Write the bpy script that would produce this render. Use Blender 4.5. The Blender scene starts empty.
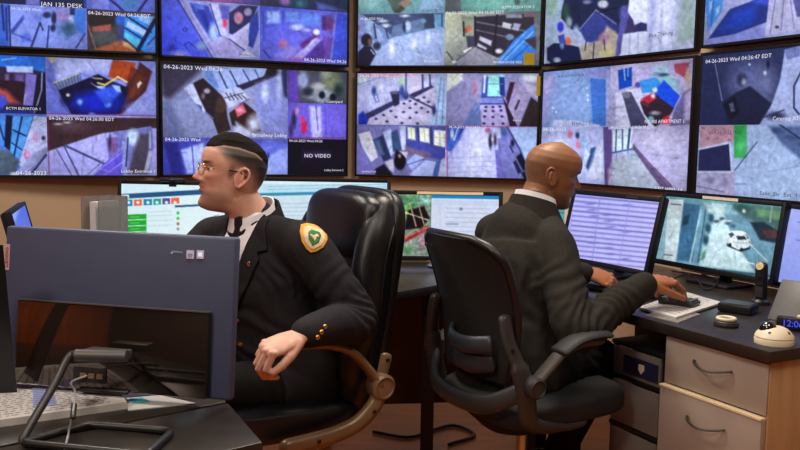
import bpy, bmesh, math, random
import numpy as np
from mathutils import Vector, Matrix, noise
from mathutils.bvhtree import BVHTree
C = bpy.context.scene.collection
SC = bpy.context.scene
R = math.radians
rng = np.random.default_rng(7)
random.seed(7)

# ---------------------------------------------------------------- camera, world, lights, exposure
FPX, PITCH, ROLL, CAMH = 855.4, 0.10036, -0.01676, 1.28
cam_d = bpy.data.cameras.new('camera'); cam = bpy.data.objects.new('camera', cam_d); C.objects.link(cam)
cam_d.sensor_width = 36; cam_d.lens = 36 * FPX / 800; cam_d.clip_start = .05
fw = Vector((0, math.cos(PITCH), -math.sin(PITCH))); up0 = Vector((0, math.sin(PITCH), math.cos(PITCH))); rt0 = Vector((1, 0, 0))
rt = rt0 * math.cos(ROLL) - up0 * math.sin(ROLL); up = rt0 * math.sin(ROLL) + up0 * math.cos(ROLL)
cam.matrix_world = Matrix(((rt.x, up.x, -fw.x, 0), (rt.y, up.y, -fw.y, 0), (rt.z, up.z, -fw.z, CAMH), (0, 0, 0, 1)))
SC.camera = cam
w = bpy.data.worlds.new('world'); SC.world = w; w.use_nodes = True
w.node_tree.nodes['Background'].inputs[0].default_value = (.30, .34, .5, 1)
w.node_tree.nodes['Background'].inputs[1].default_value = .05
SC.view_settings.view_transform = 'Standard'; SC.view_settings.look = 'None'
SC.view_settings.exposure = 0.0; SC.view_settings.gamma = 1
CEIL = 2.75
LAMPS = [  # x, y, size x, size y, watts, colour : flat ceiling panels
    (-.35, 1.35, .6, .6, 13, (1, .93, .84)), (.9, 1.25, .6, .6, 11, (1, .92, .82)), (.45, 3.1, .6, .6, 34, (1, .89, .76)),
    (-1.3, 2.9, .6, .6, 34, (1, .92, .82)), (-1.5, -.2, .6, .6, 42, (1, .88, .74))]
for i, (x, y, sx, sy, wt, col) in enumerate(LAMPS):
    ld = bpy.data.lights.new('ceiling_panel_light', 'AREA'); ld.shape = 'RECTANGLE'; ld.size = sx; ld.size_y = sy
    ld.energy = wt; ld.color = col
    lo = bpy.data.objects.new('ceiling_panel_light', ld); lo.location = (x, y, CEIL - .035); C.objects.link(lo)

def proj(P):                                   # world points -> photo pixels
    d = np.asarray(P, float) - [0, 0, CAMH]
    dep = d @ np.array(fw); x = FPX * (d @ np.array(rt)) / dep; y = FPX * (d @ np.array(up)) / dep
    return np.stack([400 + x, 225 - y], -1)
def at(px, py, z=None, dep=None):              # photo pixel -> world point on a level plane or at a depth
    d = np.array(fw) + np.array(rt) * (px - 400) / FPX + np.array(up) * (225 - py) / FPX
    t = (z - CAMH) / d[2] if z is not None else dep
    return np.array([0, 0, CAMH]) + d * t

# ---------------------------------------------------------------- materials
def lin(c):
    c = np.asarray(c, float) / 255
    return np.where(c <= .04045, c / 12.92, ((c + .055) / 1.055) ** 2.4)
def mat(name, col, rough=.5, metal=0, nscale=0, namt=.15, bump=0, bscale=200, coat=0, spec=.5, alpha=1, trans=0, wave=None):
    m = bpy.data.materials.new(name); m.use_nodes = True; nt = m.node_tree; b = nt.nodes['Principled BSDF']
    c = (*lin(col), 1)
    b.inputs['Base Color'].default_value = c; b.inputs['Roughness'].default_value = rough; b.inputs['Metallic'].default_value = metal
    b.inputs['Specular IOR Level'].default_value = spec; b.inputs['Coat Weight'].default_value = coat; b.inputs['Coat Roughness'].default_value = .08
    b.inputs['Alpha'].default_value = alpha; b.inputs['Transmission Weight'].default_value = trans
    tc = nt.nodes.new('ShaderNodeTexCoord')
    if nscale or wave:
        if wave:
            mp = nt.nodes.new('ShaderNodeMapping'); mp.inputs['Scale'].default_value = wave
            nt.links.new(tc.outputs['Object'], mp.inputs[0])
        n = nt.nodes.new('ShaderNodeTexNoise'); n.inputs['Scale'].default_value = nscale or 1; n.inputs['Detail'].default_value = 5
        nt.links.new((mp if wave else tc).outputs[0 if wave else 'Object'], n.inputs['Vector'])
        mr = nt.nodes.new('ShaderNodeMapRange'); mr.inputs[1].default_value = .3; mr.inputs[2].default_value = .7
        mr.inputs[3].default_value = 1 - namt; mr.inputs[4].default_value = 1 + namt
        nt.links.new(n.outputs[0], mr.inputs[0])
        mx = nt.nodes.new('ShaderNodeMix'); mx.data_type = 'RGBA'; mx.blend_type = 'MULTIPLY'; mx.inputs[0].default_value = 1
        mx.inputs[6].default_value = c; nt.links.new(mr.outputs[0], mx.inputs[7]); nt.links.new(mx.outputs[2], b.inputs['Base Color'])
    if bump:
        n2 = nt.nodes.new('ShaderNodeTexNoise'); n2.inputs['Scale'].default_value = bscale; n2.inputs['Detail'].default_value = 4
        nt.links.new(tc.outputs['Object'], n2.inputs['Vector'])
        bp = nt.nodes.new('ShaderNodeBump'); bp.inputs['Strength'].default_value = bump; bp.inputs['Distance'].default_value = .004
        nt.links.new(n2.outputs[0], bp.inputs['Height']); nt.links.new(bp.outputs[0], b.inputs['Normal'])
    return m
def vmat(name, rough=.5, emit=False, bump=0, sss=0):  # colour from the mesh's own colour layer
    m = bpy.data.materials.new(name); m.use_nodes = True; nt = m.node_tree; b = nt.nodes['Principled BSDF']
    a = nt.nodes.new('ShaderNodeAttribute'); a.attribute_name = 'Col'
    b.inputs['Roughness'].default_value = rough
    if emit:
        b.inputs['Base Color'].default_value = (.005, .005, .006, 1); b.inputs['Specular IOR Level'].default_value = .15
        nt.links.new(a.outputs['Color'], b.inputs['Emission Color']); b.inputs['Emission Strength'].default_value = 1
    else:
        nt.links.new(a.outputs['Color'], b.inputs['Base Color'])
        b.inputs['Subsurface Weight'].default_value = sss; b.inputs['Subsurface Radius'].default_value = (.012, .005, .003); b.inputs['Subsurface Scale'].default_value = .3
    if bump:
        tc = nt.nodes.new('ShaderNodeTexCoord'); n2 = nt.nodes.new('ShaderNodeTexNoise'); n2.inputs['Scale'].default_value = 350
        nt.links.new(tc.outputs['Object'], n2.inputs['Vector']); bp = nt.nodes.new('ShaderNodeBump')
        bp.inputs['Strength'].default_value = bump; bp.inputs['Distance'].default_value = .002
        nt.links.new(n2.outputs[0], bp.inputs['Height']); nt.links.new(bp.outputs[0], b.inputs['Normal'])
    return m
def emat(name, col, s=1):
    m = bpy.data.materials.new(name); m.use_nodes = True; b = m.node_tree.nodes['Principled BSDF']
    b.inputs['Base Color'].default_value = (.01, .01, .01, 1); b.inputs['Emission Color'].default_value = (*lin(col), 1); b.inputs['Emission Strength'].default_value = s
    return m
M = dict(
    wall=mat('tan_wall_paint', (190, 162, 130), .7, nscale=2.5, namt=.06, bump=.1, bscale=90),
    rear=mat('warm_wood_panelling', (206, 112, 46), .5, nscale=3, namt=.35, wave=(6, 6, .6)),
    ceil=mat('ceiling_tile', (205, 200, 190), .9, bump=.3, bscale=60),
    floor=mat('brown_floor', (176, 94, 30), .32, nscale=4, namt=.25, wave=(1, 5, 1)),
    black=mat('black_plastic', (22, 22, 25), .38, nscale=40, namt=.1),
    blackm=mat('matte_black_plastic', (20, 20, 22), .6, nscale=40, namt=.1),
    bezel=mat('bezel_black', (16, 15, 22), .5, spec=.25, nscale=30, namt=.1),
    desk=mat('dark_espresso_laminate', (42, 37, 34), .32, nscale=3, namt=.18, wave=(2, 12, 2)),
    deskedge=mat('dark_edge_band', (30, 25, 23), .4, nscale=20, namt=.1),
    modesty=mat('dark_brown_board', (74, 54, 40), .6, nscale=4, namt=.15, wave=(2, 2, 12)),
    cab=mat('taupe_laminate', (162, 148, 138), .5, nscale=5, namt=.06),
    cabside=mat('maple_laminate', (186, 150, 108), .5, nscale=4, namt=.12, wave=(8, 8, 1)),
    strip=mat('pale_edge_strip', (236, 214, 176), .4, nscale=20, namt=.05),
    leather=mat('black_leather', (17, 19, 23), .3, nscale=9, namt=.15, bump=.25, bscale=260),
    fabric=mat('black_chair_fabric', (22, 22, 24), .75, nscale=60, namt=.2, bump=.4, bscale=500),
    bronze=mat('bronze_plastic', (132, 108, 82), .33, metal=.25, nscale=12, namt=.1),
    greyp=mat('grey_plastic', (84, 83, 84), .45, nscale=12, namt=.1),
    lumbar=mat('blue_grey_plastic', (44, 49, 58), .45, nscale=12, namt=.1),
    darkgrey=mat('dark_grey_plastic', (48, 46, 46), .42, nscale=12, namt=.12),
    chrome=mat('brushed_metal', (190, 190, 192), .25, metal=1, nscale=30, namt=.08),
    gold=mat('gold_metal', (206, 166, 92), .28, metal=1, nscale=30, namt=.1),
    suit=mat('dark_navy_wool', (37, 36, 41), .82, nscale=120, namt=.2, bump=.3, bscale=900, spec=.2),
    suit2=mat('charcoal_olive_wool', (41, 38, 34), .85, nscale=120, namt=.2, bump=.3, bscale=900, spec=.2),
    trousers=mat('black_trouser_cloth', (24, 23, 24), .85, nscale=90, namt=.2, bump=.2, bscale=800, spec=.2),
    shirt=mat('white_shirt_cotton', (240, 240, 248), .8, nscale=40, namt=.04, bump=.1, bscale=700),
    tie=mat('black_tie_silk', (17, 17, 22), .45, nscale=60, namt=.2),
    shoe=mat('black_shoe_leather', (16, 15, 15), .25, nscale=20, namt=.1),
    hair=mat('dark_brown_hair', (21, 15, 12), .75, spec=.1, nscale=9, namt=.5, wave=(18, 60, 18), bump=.6, bscale=350),
    skin=vmat('skin', .48, bump=.12, sss=.08), eye=vmat('eye', .15), feed=vmat('video_picture', .3, emit=True),
    aio=mat('grey_violet_lid', (70, 78, 108), .5, nscale=20, namt=.05),
    gloss=mat('glossy_dark_panel', (96, 88, 84), .06, metal=.9, nscale=20, namt=.05),
    paper=mat('white_paper', (206, 204, 202), .85, nscale=30, namt=.04),
    teal=mat('teal_print', (90, 190, 200), .7, nscale=30, namt=.05),
    ink=mat('grey_ink', (92, 92, 110), .8), blueink=mat('blue_form', (150, 160, 215), .8, nscale=20, namt=.05),
    white=emat('caption_white', (226, 228, 245)), dark=emat('caption_dark', (28, 30, 62)),
    cream=mat('cream_plastic', (232, 220, 192), .4, nscale=20, namt=.03),
    dome=mat('smoked_dome', (22, 22, 26), .06, spec=.9, coat=.8, nscale=10, namt=.05),
    clear=mat('clear_plastic', (205, 200, 195), .25, alpha=.45, nscale=10, namt=.05),
    milky=mat('milky_plastic', (132, 126, 122), .35, alpha=.6, nscale=10, namt=.08),
    navy=mat('navy_label', (26, 30, 62), .5, nscale=20, namt=.1),
    yellow=mat('yellow_note', (206, 178, 40), .8, nscale=20, namt=.05),
    green=mat('green_thread', (52, 120, 72), .8, nscale=80, namt=.2), orange=mat('gold_thread', (226, 160, 62), .7, nscale=80, namt=.15),
    pale=mat('cream_thread', (226, 206, 160), .8, nscale=80, namt=.15),
    lab=mat('pale_sticker', (208, 196, 176), .7, nscale=20, namt=.05), lav=mat('lavender_sticker', (222, 218, 250), .6, nscale=20, namt=.05),
    redlab=mat('pink_sticker', (206, 172, 178), .6, nscale=20, namt=.05), redink=mat('red_ink', (166, 38, 52), .7),
    armgrey=mat('armrest_grey', (62, 60, 57), .5, nscale=12, namt=.1), lens=mat('spectacle_glass', (235, 240, 250), .03, alpha=.22, spec=.9), clock=emat('blue_led', (64, 72, 235), 1.3),
    lampglow=emat('lamp_diffuser', (255, 236, 205), 3), amber=emat('amber_bulb', (235, 170, 30), 1.0), cable=mat('grey_cable', (150, 150, 155), .5, nscale=20, namt=.05))

# ---------------------------------------------------------------- mesh helpers
class MB:
    def __init__(s): s.V = []; s.F = []; s.n = 0
    def add(s, V, F, T=None):
        V = np.asarray(V, float).reshape(-1, 3)
        if T is not None:
            T = np.array(T); V = V @ T[:3, :3].T + T[:3, 3]
        s.V.append(V); s.F += [tuple(int(i) + s.n for i in f) for f in F]; s.n += len(V); return s
    def box(s, c, size, T=None, bev=0.0, seg=2):
        bm = bmesh.new(); bmesh.ops.create_cube(bm, size=1); bmesh.ops.scale(bm, vec=size, verts=bm.verts)
        if bev: bmesh.ops.bevel(bm, geom=bm.edges[:], offset=bev, segments=seg, profile=.5, affect='EDGES')
        bm.verts.index_update()
        V = np.array([v.co for v in bm.verts]) + np.array(c); F = [[v.index for v in f.verts] for f in bm.faces]; bm.free()
        return s.add(V, F, T)
    def tube(s, pts, rad, n=12, cap=True, upv=None, T=None, close=False):
        P = np.asarray(pts, float); k = len(P)
        rr = [(r, r) if np.isscalar(r) else tuple(r) for r in (rad if not np.isscalar(rad) else [rad] * k)]
        rows = []; prev = np.array(upv if upv is not None else (0.13, .21, 1.), float)
        def tang(i):
            if close: a = P[(i + 1) % k] - P[i - 1]
            else: a = P[min(i + 1, k - 1)] - P[max(i - 1, 0)]
            return a / (np.linalg.norm(a) + 1e-12)
        th = np.linspace(0, 2 * np.pi, n, endpoint=False)
        for i in range(k):
            t = tang(i); a = (np.array(upv, float) if upv is not None else prev); a = a - t * (a @ t)
            if np.linalg.norm(a) < 1e-4: a = np.cross(t, (1, .3, .2))
            a /= np.linalg.norm(a); b = np.cross(t, a); prev = a
            ra, rb = rr[i]
            if cap == 'round' and not close and i in (0, k - 1):
                rm = min(ra, rb); sg = -1 if i == 0 else 1
                ring = [(math.cos(q), math.sin(q)) for q in (R(0), R(30), R(60), R(80))]
                if i == 0: ring = ring[::-1]
                for cq, sq in ring: rows.append(P[i] + t * sg * rm * sq + np.outer(np.cos(th) * ra * cq, a) + np.outer(np.sin(th) * rb * cq, b))
            else: rows.append(P[i] + np.outer(np.cos(th) * ra, a) + np.outer(np.sin(th) * rb, b))
        m = len(rows); V = np.concatenate(rows); F = []
        for i in range(m if close else m - 1):
            i2 = (i + 1) % m
            for j in range(n):
                j2 = (j + 1) % n; F.append((i * n + j, i * n + j2, i2 * n + j2, i2 * n + j))
        if not close and cap:
            F.append(tuple(range(n))[::-1]); F.append(tuple((m - 1) * n + j for j in range(n)))
        return s.add(V, F, T)
    def lathe(s, prof, n=24, T=None):
        th = np.linspace(0, 2 * np.pi, n, endpoint=False); V = np.concatenate([np.stack([r * np.cos(th), r * np.sin(th), np.full(n, z)], 1) for r, z in prof]); F = []
        for i in range(len(prof) - 1):
            for j in range(n):
                j2 = (j + 1) % n; F.append((i * n + j, i * n + j2, (i + 1) * n + j2, (i + 1) * n + j))
        F.append(tuple(range(n))[::-1]); F.append(tuple((len(prof) - 1) * n + j for j in range(n)))
        return s.add(V, F, T)
    def prism(s, poly, z0, z1, T=None, bev=0):
        bm = bmesh.new(); vs = [bm.verts.new((x, y, z0)) for x, y in poly]; f = bm.faces.new(vs)
        r = bmesh.ops.extrude_face_region(bm, geom=[f]); bmesh.ops.translate(bm, vec=(0, 0, z1 - z0), verts=[g for g in r['geom'] if isinstance(g, bmesh.types.BMVert)])
        bmesh.ops.recalc_face_normals(bm, faces=bm.faces)
        if bev: bmesh.ops.bevel(bm, geom=bm.edges[:], offset=bev, segments=2, profile=.5, affect='EDGES')
        bm.verts.index_update(); V = [v.co[:] for v in bm.verts]; F = [[v.index for v in g.verts] for g in bm.faces]; bm.free()
        return s.add(V, F, T)
    def sell(s, size, e1=.4, e2=.4, nu=48, nv=24, T=None, fn=None, c=(0, 0, 0)):   # super-ellipsoid cushion
        a, b, h = size; u = np.linspace(-np.pi, np.pi, nu, endpoint=False); v = np.linspace(-np.pi / 2 * .985, np.pi / 2 * .985, nv)
        sp = lambda x, e: np.sign(x) * np.abs(x) ** e
        U, W = np.meshgrid(u, v); X = a * sp(np.cos(W), e1) * sp(np.cos(U), e2); Y = b * sp(np.cos(W), e1) * sp(np.sin(U), e2); Z = h * sp(np.sin(W), e1)
        V = np.stack([X, Y, Z], -1).reshape(-1, 3)
        if fn: V = fn(V)
        V = V + np.array(c); F = []
        for i in range(nv - 1):
            for j in range(nu):
                j2 = (j + 1) % nu; F.append((i * nu + j, i * nu + j2, (i + 1) * nu + j2, (i + 1) * nu + j))
        F.append(tuple(range(nu))[::-1]); F.append(tuple((nv - 1) * nu + j for j in range(nu)))
        return s.add(V, F, T)
    def build(s, name, m, parent=None, smooth=38, world=False, origin=None):
        V = np.concatenate(s.V) if s.V else np.zeros((0, 3)); off = np.zeros(3)
        if origin is not None: off = np.array(origin)
        if world and parent is not None: off = np.array(wloc(parent))
        me = bpy.data.meshes.new(name); me.from_pydata((V - off).tolist(), [], s.F); me.update()
        me.materials.append(m if not isinstance(m, str) else M[m])
        if smooth:
            me.polygons.foreach_set('use_smooth', [True] * len(me.polygons)); me.set_sharp_from_angle(angle=R(smooth))
        o = bpy.data.objects.new(name, me); C.objects.link(o)
        if origin is not None: o.location = origin
        if parent is not None: o.parent = parent
        return o
def wloc(o):
    v = Vector(o.location)
    while o.parent: o = o.parent; v = v + o.location
    return v
def tag(o, label, cat, group=None):
    o['label'] = label; o['category'] = cat
    if group: o['group'] = group
    return o
def thing(name, label, cat, loc=(0, 0, 0), rz=0, group=None):
    o = bpy.data.objects.new(name, None); C.objects.link(o); o.location = loc; o.rotation_euler = (0, 0, rz)
    o.empty_display_size = .05; return tag(o, label, cat, group)
def struct(o): o['kind'] = 'structure'; return o
def lrp(a, b, t): return np.asarray(a, float) * (1 - t) + np.asarray(b, float) * t
def rotm(axis, deg): return np.array(Matrix.Rotation(R(deg), 4, axis))
def trs(loc, rz=0, ry=0, rx=0): return np.array(Matrix.Translation(loc) @ Matrix.Rotation(R(rz), 4, 'Z') @ Matrix.Rotation(R(ry), 4, 'Y') @ Matrix.Rotation(R(rx), 4, 'X'))
def smoothpts(pts, n=8):                       # Catmull-Rom through the points
    P = [np.asarray(p, float) for p in pts]; P = [2 * P[0] - P[1]] + P + [2 * P[-1] - P[-2]]; out = []
    for i in range(1, len(P) - 2):
        for t in np.linspace(0, 1, n, endpoint=False):
            a, b, c, d = P[i - 1:i + 3]; out.append(.5 * (2 * b + (c - a) * t + (2 * a - 5 * b + 4 * c - d) * t * t + (3 * b - a - 3 * c + d) * t ** 3))
    return out + [P[-2]]

# ---------------------------------------------------------------- room shell
S5 = .909                                       # 50-inch screens
COLS = [(-1.4825, 5.1982, 18.58, 'R'), (-1.4745, 5.3132, 24.84, 'L'), (-.3030, 5.8575, -12.0, 'L'), (.8978, 5.5036, -60.74, 'L'), (1.4964, 4.3277, -63.83, 'L')]
SW, SH = 1.21 * S5, 1.21 * S5 * 9 / 16
ZB, Z1 = CAMH + (1.0350 - CAMH) * S5, CAMH + (1.7686 - CAMH) * S5
cols = []
for x, y, a, side in COLS:
    d = np.array([math.cos(R(a)), math.sin(R(a))]); p = np.array([x, y]) * S5
    if side == 'R': p = p - d * SW
    cols.append((p, d, a))
lines = [(p + np.array([-d[1], d[0]]) * .075, d) for p, d, a in cols]
def isect(l1, l2):
    (p, d), (q, e) = l1, l2; t = np.linalg.solve(np.stack([d, -e], 1), q - p); return p + d * t[0]
WP = [lines[0][0] - lines[0][1] * 1.3] + [None] * 4 + [None]
p2, d2 = lines[1]
WP[1] = isect(lines[0], lines[1]) if abs(np.cross(lines[0][1], lines[1][1])) > .05 else lines[1][0]
WP[2] = isect(lines[1], lines[2]); WP[3] = isect(lines[2], lines[3]); WP[4] = lines[4][0] - lines[4][1] * .02
WP[5] = lines[4][0] + lines[4][1] * 3.6
XL, XR, YB = float(WP[0][0]), float(WP[5][0]), -1.9
def wallseg(name, pts, m, th=.1):
    b = MB()
    for a, c in zip(pts[:-1], pts[1:]):
        a = np.array(a); c = np.array(c); dd = (c - a) / np.linalg.norm(c - a); nn = np.array([-dd[1], dd[0]]) * th
        b.prism([tuple(a), tuple(c), tuple(c + nn), tuple(a + nn)], 0, CEIL)
    return struct(b.build(name, m, smooth=0))
wallseg('wall_left', [tuple(WP[0]), tuple(WP[1]), tuple(WP[2])], 'wall'); wallseg('wall_side', [(XL, YB), tuple(WP[0])], 'rear')
wallseg('wall_back', [tuple(WP[2]), tuple(WP[3])], 'wall')
wallseg('wall_right', [tuple(WP[3]), tuple(WP[4]), tuple(WP[5]), (XR, YB)], 'wall')
wallseg('wall_rear', [(XR, YB), (XL, YB)], 'modesty')
foot = [(XL, YB), (XR, YB)] + [tuple(q) for q in WP[::-1]]
struct(MB().prism(foot, -.05, 0).build('floor', 'floor', smooth=0)); struct(MB().prism(foot, CEIL, CEIL + .05).build('ceiling', 'ceil', smooth=0))
for i, (x, y, sx, sy, wt, col) in enumerate(LAMPS):
    t = thing('ceiling_light', 'square flush ceiling light panel, %s' % ['above the front desk with the all-in-one computer', 'above the drawer cabinet', 'above the two monitors on the back console', 'nearest the left wall', 'behind the photographer'][i], 'ceiling light', (x, y, CEIL))
    b = MB()
    for dx, dy, wx, wy in ((sx / 2, 0, .03, sy + .06), (-sx / 2, 0, .03, sy + .06), (0, sy / 2, sx, .03), (0, -sy / 2, sx, .03)): b.box((dx, dy, -.012), (wx, wy, .024))
    b.build('frame', 'chrome', t); MB().box((0, 0, -.008), (sx, sy, .012)).build('diffuser', 'lampglow', t)

# ---------------------------------------------------------------- painting of the video pictures
def P(col, *pts, s=.8): return ('p', col, pts, s)
def L(col, w, *pts, s=.7): return ('l', col, pts, w, s)
def E(col, cx, cy, rx, ry, s=1.0, rot=0): return ('e', col, cx, cy, rx, ry, s, rot)
def G(ca, pa, cb, pb): return ('g', ca, pa, cb, pb)
def RC(col, x0, y0, x1, y1, s=.8): return P(col, (x0, y0), (x1, y0), (x1, y1), (x0, y1), s=s)
def segd(Q, a, b):
    a = np.array(a, float); b = np.array(b, float); d = b - a; t = np.clip(((Q - a) @ d) / (d @ d + 1e-9), 0, 1)
    return np.linalg.norm(Q - a - t[:, None] * d, axis=1)
def paint(Q, base, shapes, amt=.07, key=0):
    col = np.tile(np.array(base, float), (len(Q), 1))
    for sh in shapes:
        k, c = sh[0], np.array(sh[1], float)
        if k == 'g':
            pa, cb, pb = np.array(sh[2], float), np.array(sh[3], float), np.array(sh[4], float); d = pb - pa
            t = np.clip(((Q - pa) @ d) / (d @ d), 0, 1)[:, None]; col = c * (1 - t) + cb * t; continue
        if k == 'p':
            pts = sh[2]; sf = sh[3]; dd = np.full(len(Q), 1e9); ins = np.zeros(len(Q), bool)
            for a, b in zip(pts, pts[1:] + pts[:1]):
                dd = np.minimum(dd, segd(Q, a, b))
                if a[1] != b[1]:
                    ins ^= ((a[1] > Q[:, 1]) != (b[1] > Q[:, 1])) & (Q[:, 0] < (b[0] - a[0]) * (Q[:, 1] - a[1]) / (b[1] - a[1]) + a[0])
            al = np.clip(.5 - np.where(ins, -dd, dd) / (2 * sf), 0, 1)
        elif k == 'l':
            pts, wd, sf = sh[2], sh[3], sh[4]; dd = np.full(len(Q), 1e9)
            for a, b in zip(pts[:-1], pts[1:]): dd = np.minimum(dd, segd(Q, a, b))
            al = np.clip(.5 - (dd - wd / 2) / (2 * sf), 0, 1)
        else:
            cx, cy, rx, ry, sf, rot = sh[2:]; q = Q - [cx, cy]; cr, sr = math.cos(R(rot)), math.sin(R(rot))
            q = np.stack([q[:, 0] * cr + q[:, 1] * sr, -q[:, 0] * sr + q[:, 1] * cr], 1); rr = np.sqrt((q[:, 0] / rx) ** 2 + (q[:, 1] / ry) ** 2)
            al = np.clip(.5 - (rr - 1) * min(rx, ry) / (2 * sf), 0, 1)
        col = col * (1 - al[:, None]) + c * al[:, None]
    rg = np.random.default_rng(key + 11)          # clutter and soft mottling of a compressed camera picture
    if amt > .05:
        lo_, hi_ = Q.min(0), Q.max(0); angs = rg.uniform(0, 3.14, 3)
        for k in range(int(min(110, max(14, (hi_ - lo_).prod() / 55)))):
            c0 = rg.uniform(lo_, hi_); a_ = angs[k % 3] + rg.normal(0, .06); ln, wd = rg.uniform(1.5, 7), rg.uniform(.5, 1.5); d = np.array([math.cos(a_), math.sin(a_)]); q = Q - c0
            al = np.clip(1.2 - np.maximum(np.abs(q @ d) / ln, np.abs(q @ np.array([-d[1], d[0]])) / wd), 0, 1)[:, None] * rg.uniform(.12, .34); f_ = rg.choice([.5, .62, .75, 1.22, 1.3]); col = col * (1 - al) + np.clip(col * f_ + (8 if f_ > 1 else 0), 0, 255) * al
        ex = (Q - (lo_ + hi_) / 2) / ((hi_ - lo_) / 2); col = col * (1.06 - .13 * (ex ** 2).sum(1))[:, None]
    for sc, am in ((14, .5), (4, .7), (1.6, .45)):
        n = np.array([noise.noise((x / sc + key * 7.3, y / sc, key * 3.1)) for x, y in Q.tolist()])
        col = col * (1 + amt * 2.2 * am * n[:, None])
    col = 255 * (np.clip(col, 0, 255) / 255) ** 1.15
    return np.clip(col, 0, 255)
def colour_layer(me, c): 
    a = me.color_attributes.new('Col', 'FLOAT_COLOR', 'POINT'); a.data.foreach_set('color', np.concatenate([c, np.ones((len(c), 1))], 1).astype(np.float32).ravel())
class Screen:                                    # local X right, Z up, -Y towards the viewer; origin at the centre of the picture
    def __init__(s, name, label, cat, centre, yaw, W, H, tilt=0, roll=0, group=None):
        s.o = bpy.data.objects.new(name, None); C.objects.link(s.o); tag(s.o, label, cat, group)
        s.M = Matrix.Translation(centre) @ Matrix.Rotation(R(yaw), 4, 'Z') @ Matrix.Rotation(R(-tilt), 4, 'X') @ Matrix.Rotation(R(roll), 4, 'Y')
        s.o.matrix_world = s.M; s.W, s.H = W, H; s.tilt = tilt
    def world(s, V): A = np.array(s.M); return np.asarray(V) @ A[:3, :3].T + A[:3, 3]
    def tile(s, u0, v0, u1, v1, base, shapes, ppu=None, key=0, name='video_feed', amt=.07, gain=1.0):
        c4 = s.world([[(u - .5) * s.W, 0, (.5 - v) * s.H] for u, v in ((u0, v0), (u1, v0), (u1, v1), (u0, v1))]); q = proj(c4)
        nx = int(max(8, min(330, np.linalg.norm(q[1] - q[0]) * 1.35))); ny = int(max(6, min(220, np.linalg.norm(q[3] - q[0]) * 1.35)))
        uu, vv = np.meshgrid(np.linspace(u0, u1, nx), np.linspace(v0, v1, ny))
        V = np.stack([(uu.ravel() - .5) * s.W, np.full(nx * ny, -.0015), (.5 - vv.ravel()) * s.H], 1)
        col = paint(proj(s.world(V)), base, shapes, amt, key)
        i = np.arange(ny - 1)[:, None] * nx + np.arange(nx - 1)[None]; F = np.stack([i, i + nx, i + nx + 1, i + 1], -1).reshape(-1, 4)
        me = bpy.data.meshes.new(name); me.from_pydata(V.tolist(), [], F.tolist()); colour_layer(me, lin(col) * gain); me.materials.append(M['feed'])
        o = bpy.data.objects.new(name, me); C.objects.link(o); o.parent = s.o; return o
    def uv(s, px, py):                            # photo pixel -> (u,v) on the screen plane
        A = np.array(s.M); n = A[:3, 1]; d = np.array(fw) + np.array(rt) * (px - 400) / FPX + np.array(up) * (225 - py) / FPX
        o = np.array([0, 0, CAMH]); t = ((A[:3, 3] - o) @ n) / (d @ n); q = o + d * t - A[:3, 3]; return (q @ A[:3, 0]) / s.W + .5, .5 - (q @ A[:3, 2]) / s.H
    def caption(s, txt, px0, py0, px1, m='white', name='caption'):   # left-bottom pixel, right pixel
        u0, v0 = s.uv(px0, py0); u1, v1 = s.uv(px1, py0)
        cu = bpy.data.curves.new(name, 'FONT'); cu.body = txt; cu.size = 1; cu.space_character = 1.05; cu.resolution_u = 2
        o = bpy.data.objects.new(name, cu); C.objects.link(o); bpy.context.view_layer.update(); wd = max(o.dimensions.x, .1)
        k = abs(u1 - u0) * s.W / wd; ky = min(k, 5.2 * np.linalg.norm(s.world([[0, 0, 0]])[0] - [0, 0, CAMH]) / FPX); me = bpy.data.meshes.new_from_object(o); bpy.data.objects.remove(o); me.materials.clear(); me.materials.append(M[m])
        V = np.array([v.co[:] for v in me.vertices]) * k; X = V[:, 0] + (u0 - .5) * s.W; Z = V[:, 1] * ky / k + (.5 - v0) * s.H
        me.vertices.foreach_set('co', np.stack([X, np.full(len(V), -.0035), Z], 1).ravel()); me.update(); me.name = name
        o = bpy.data.objects.new(name, me); C.objects.link(o); o.parent = s.o; return o
    def frame(s, bz=.014, depth=.03, m='bezel', name='bezel', bot=None):
        W, H = s.W, s.H; bt = bz if bot is None else bot; b = MB()
        b.box((-(W + bz) / 2, depth / 2 - .005, (bz - bt) / 2), (bz, depth, H + bz + bt), bev=.002); b.box(((W + bz) / 2, depth / 2 - .005, (bz - bt) / 2), (bz, depth, H + bz + bt), bev=.002)
        b.box((0, depth / 2 - .005, (H + bz) / 2), (W, depth, bz), bev=.002); b.box((0, depth / 2 - .005, -(H + bt) / 2), (W, depth, bt), bev=.002)
        b.build(name, m, s.o)
        MB().box((0, depth / 2 + .004, (bz - bt) / 2), (W + 2 * bz - .004, depth - .006, H + bz + bt - .004), bev=.004).build('back_shell', 'blackm', s.o)
# ---------------------------------------------------------------- the video wall: ten screens in two rows
GRP = 'video wall screens'
WALLTXT = {
 (0, 0): 'upper-row wall screen at far left, showing a wood-floored hall beside blue glass',
 (0, 1): 'upper-row wall screen showing a purple cafe with tables beside a diagonal rail',
 (0, 2): 'upper-row wall screen above the middle, showing a man in dark suit and storeroom shelves',
 (0, 3): 'upper-row wall screen showing one big picture of dark gear and white panels',
 (0, 4): 'upper-row wall screen at far right, showing a dark blue table and pale curtain',
 (1, 0): 'lower-row wall screen at far left, with fisheye view of blue-lit carpet and yellow rail',
 (1, 1): 'lower-row wall screen behind the bespectacled man, with a big lobby view and small tiles',
 (1, 2): 'lower-row wall screen in the middle, showing spotted tile corridors and a bright road',
 (1, 3): 'lower-row wall screen right of the bald man, with blue bedding and a bare corridor',
 (1, 4): 'lower-row wall screen at far right, with a dark room over a pale street'}
TV = {}
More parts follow.
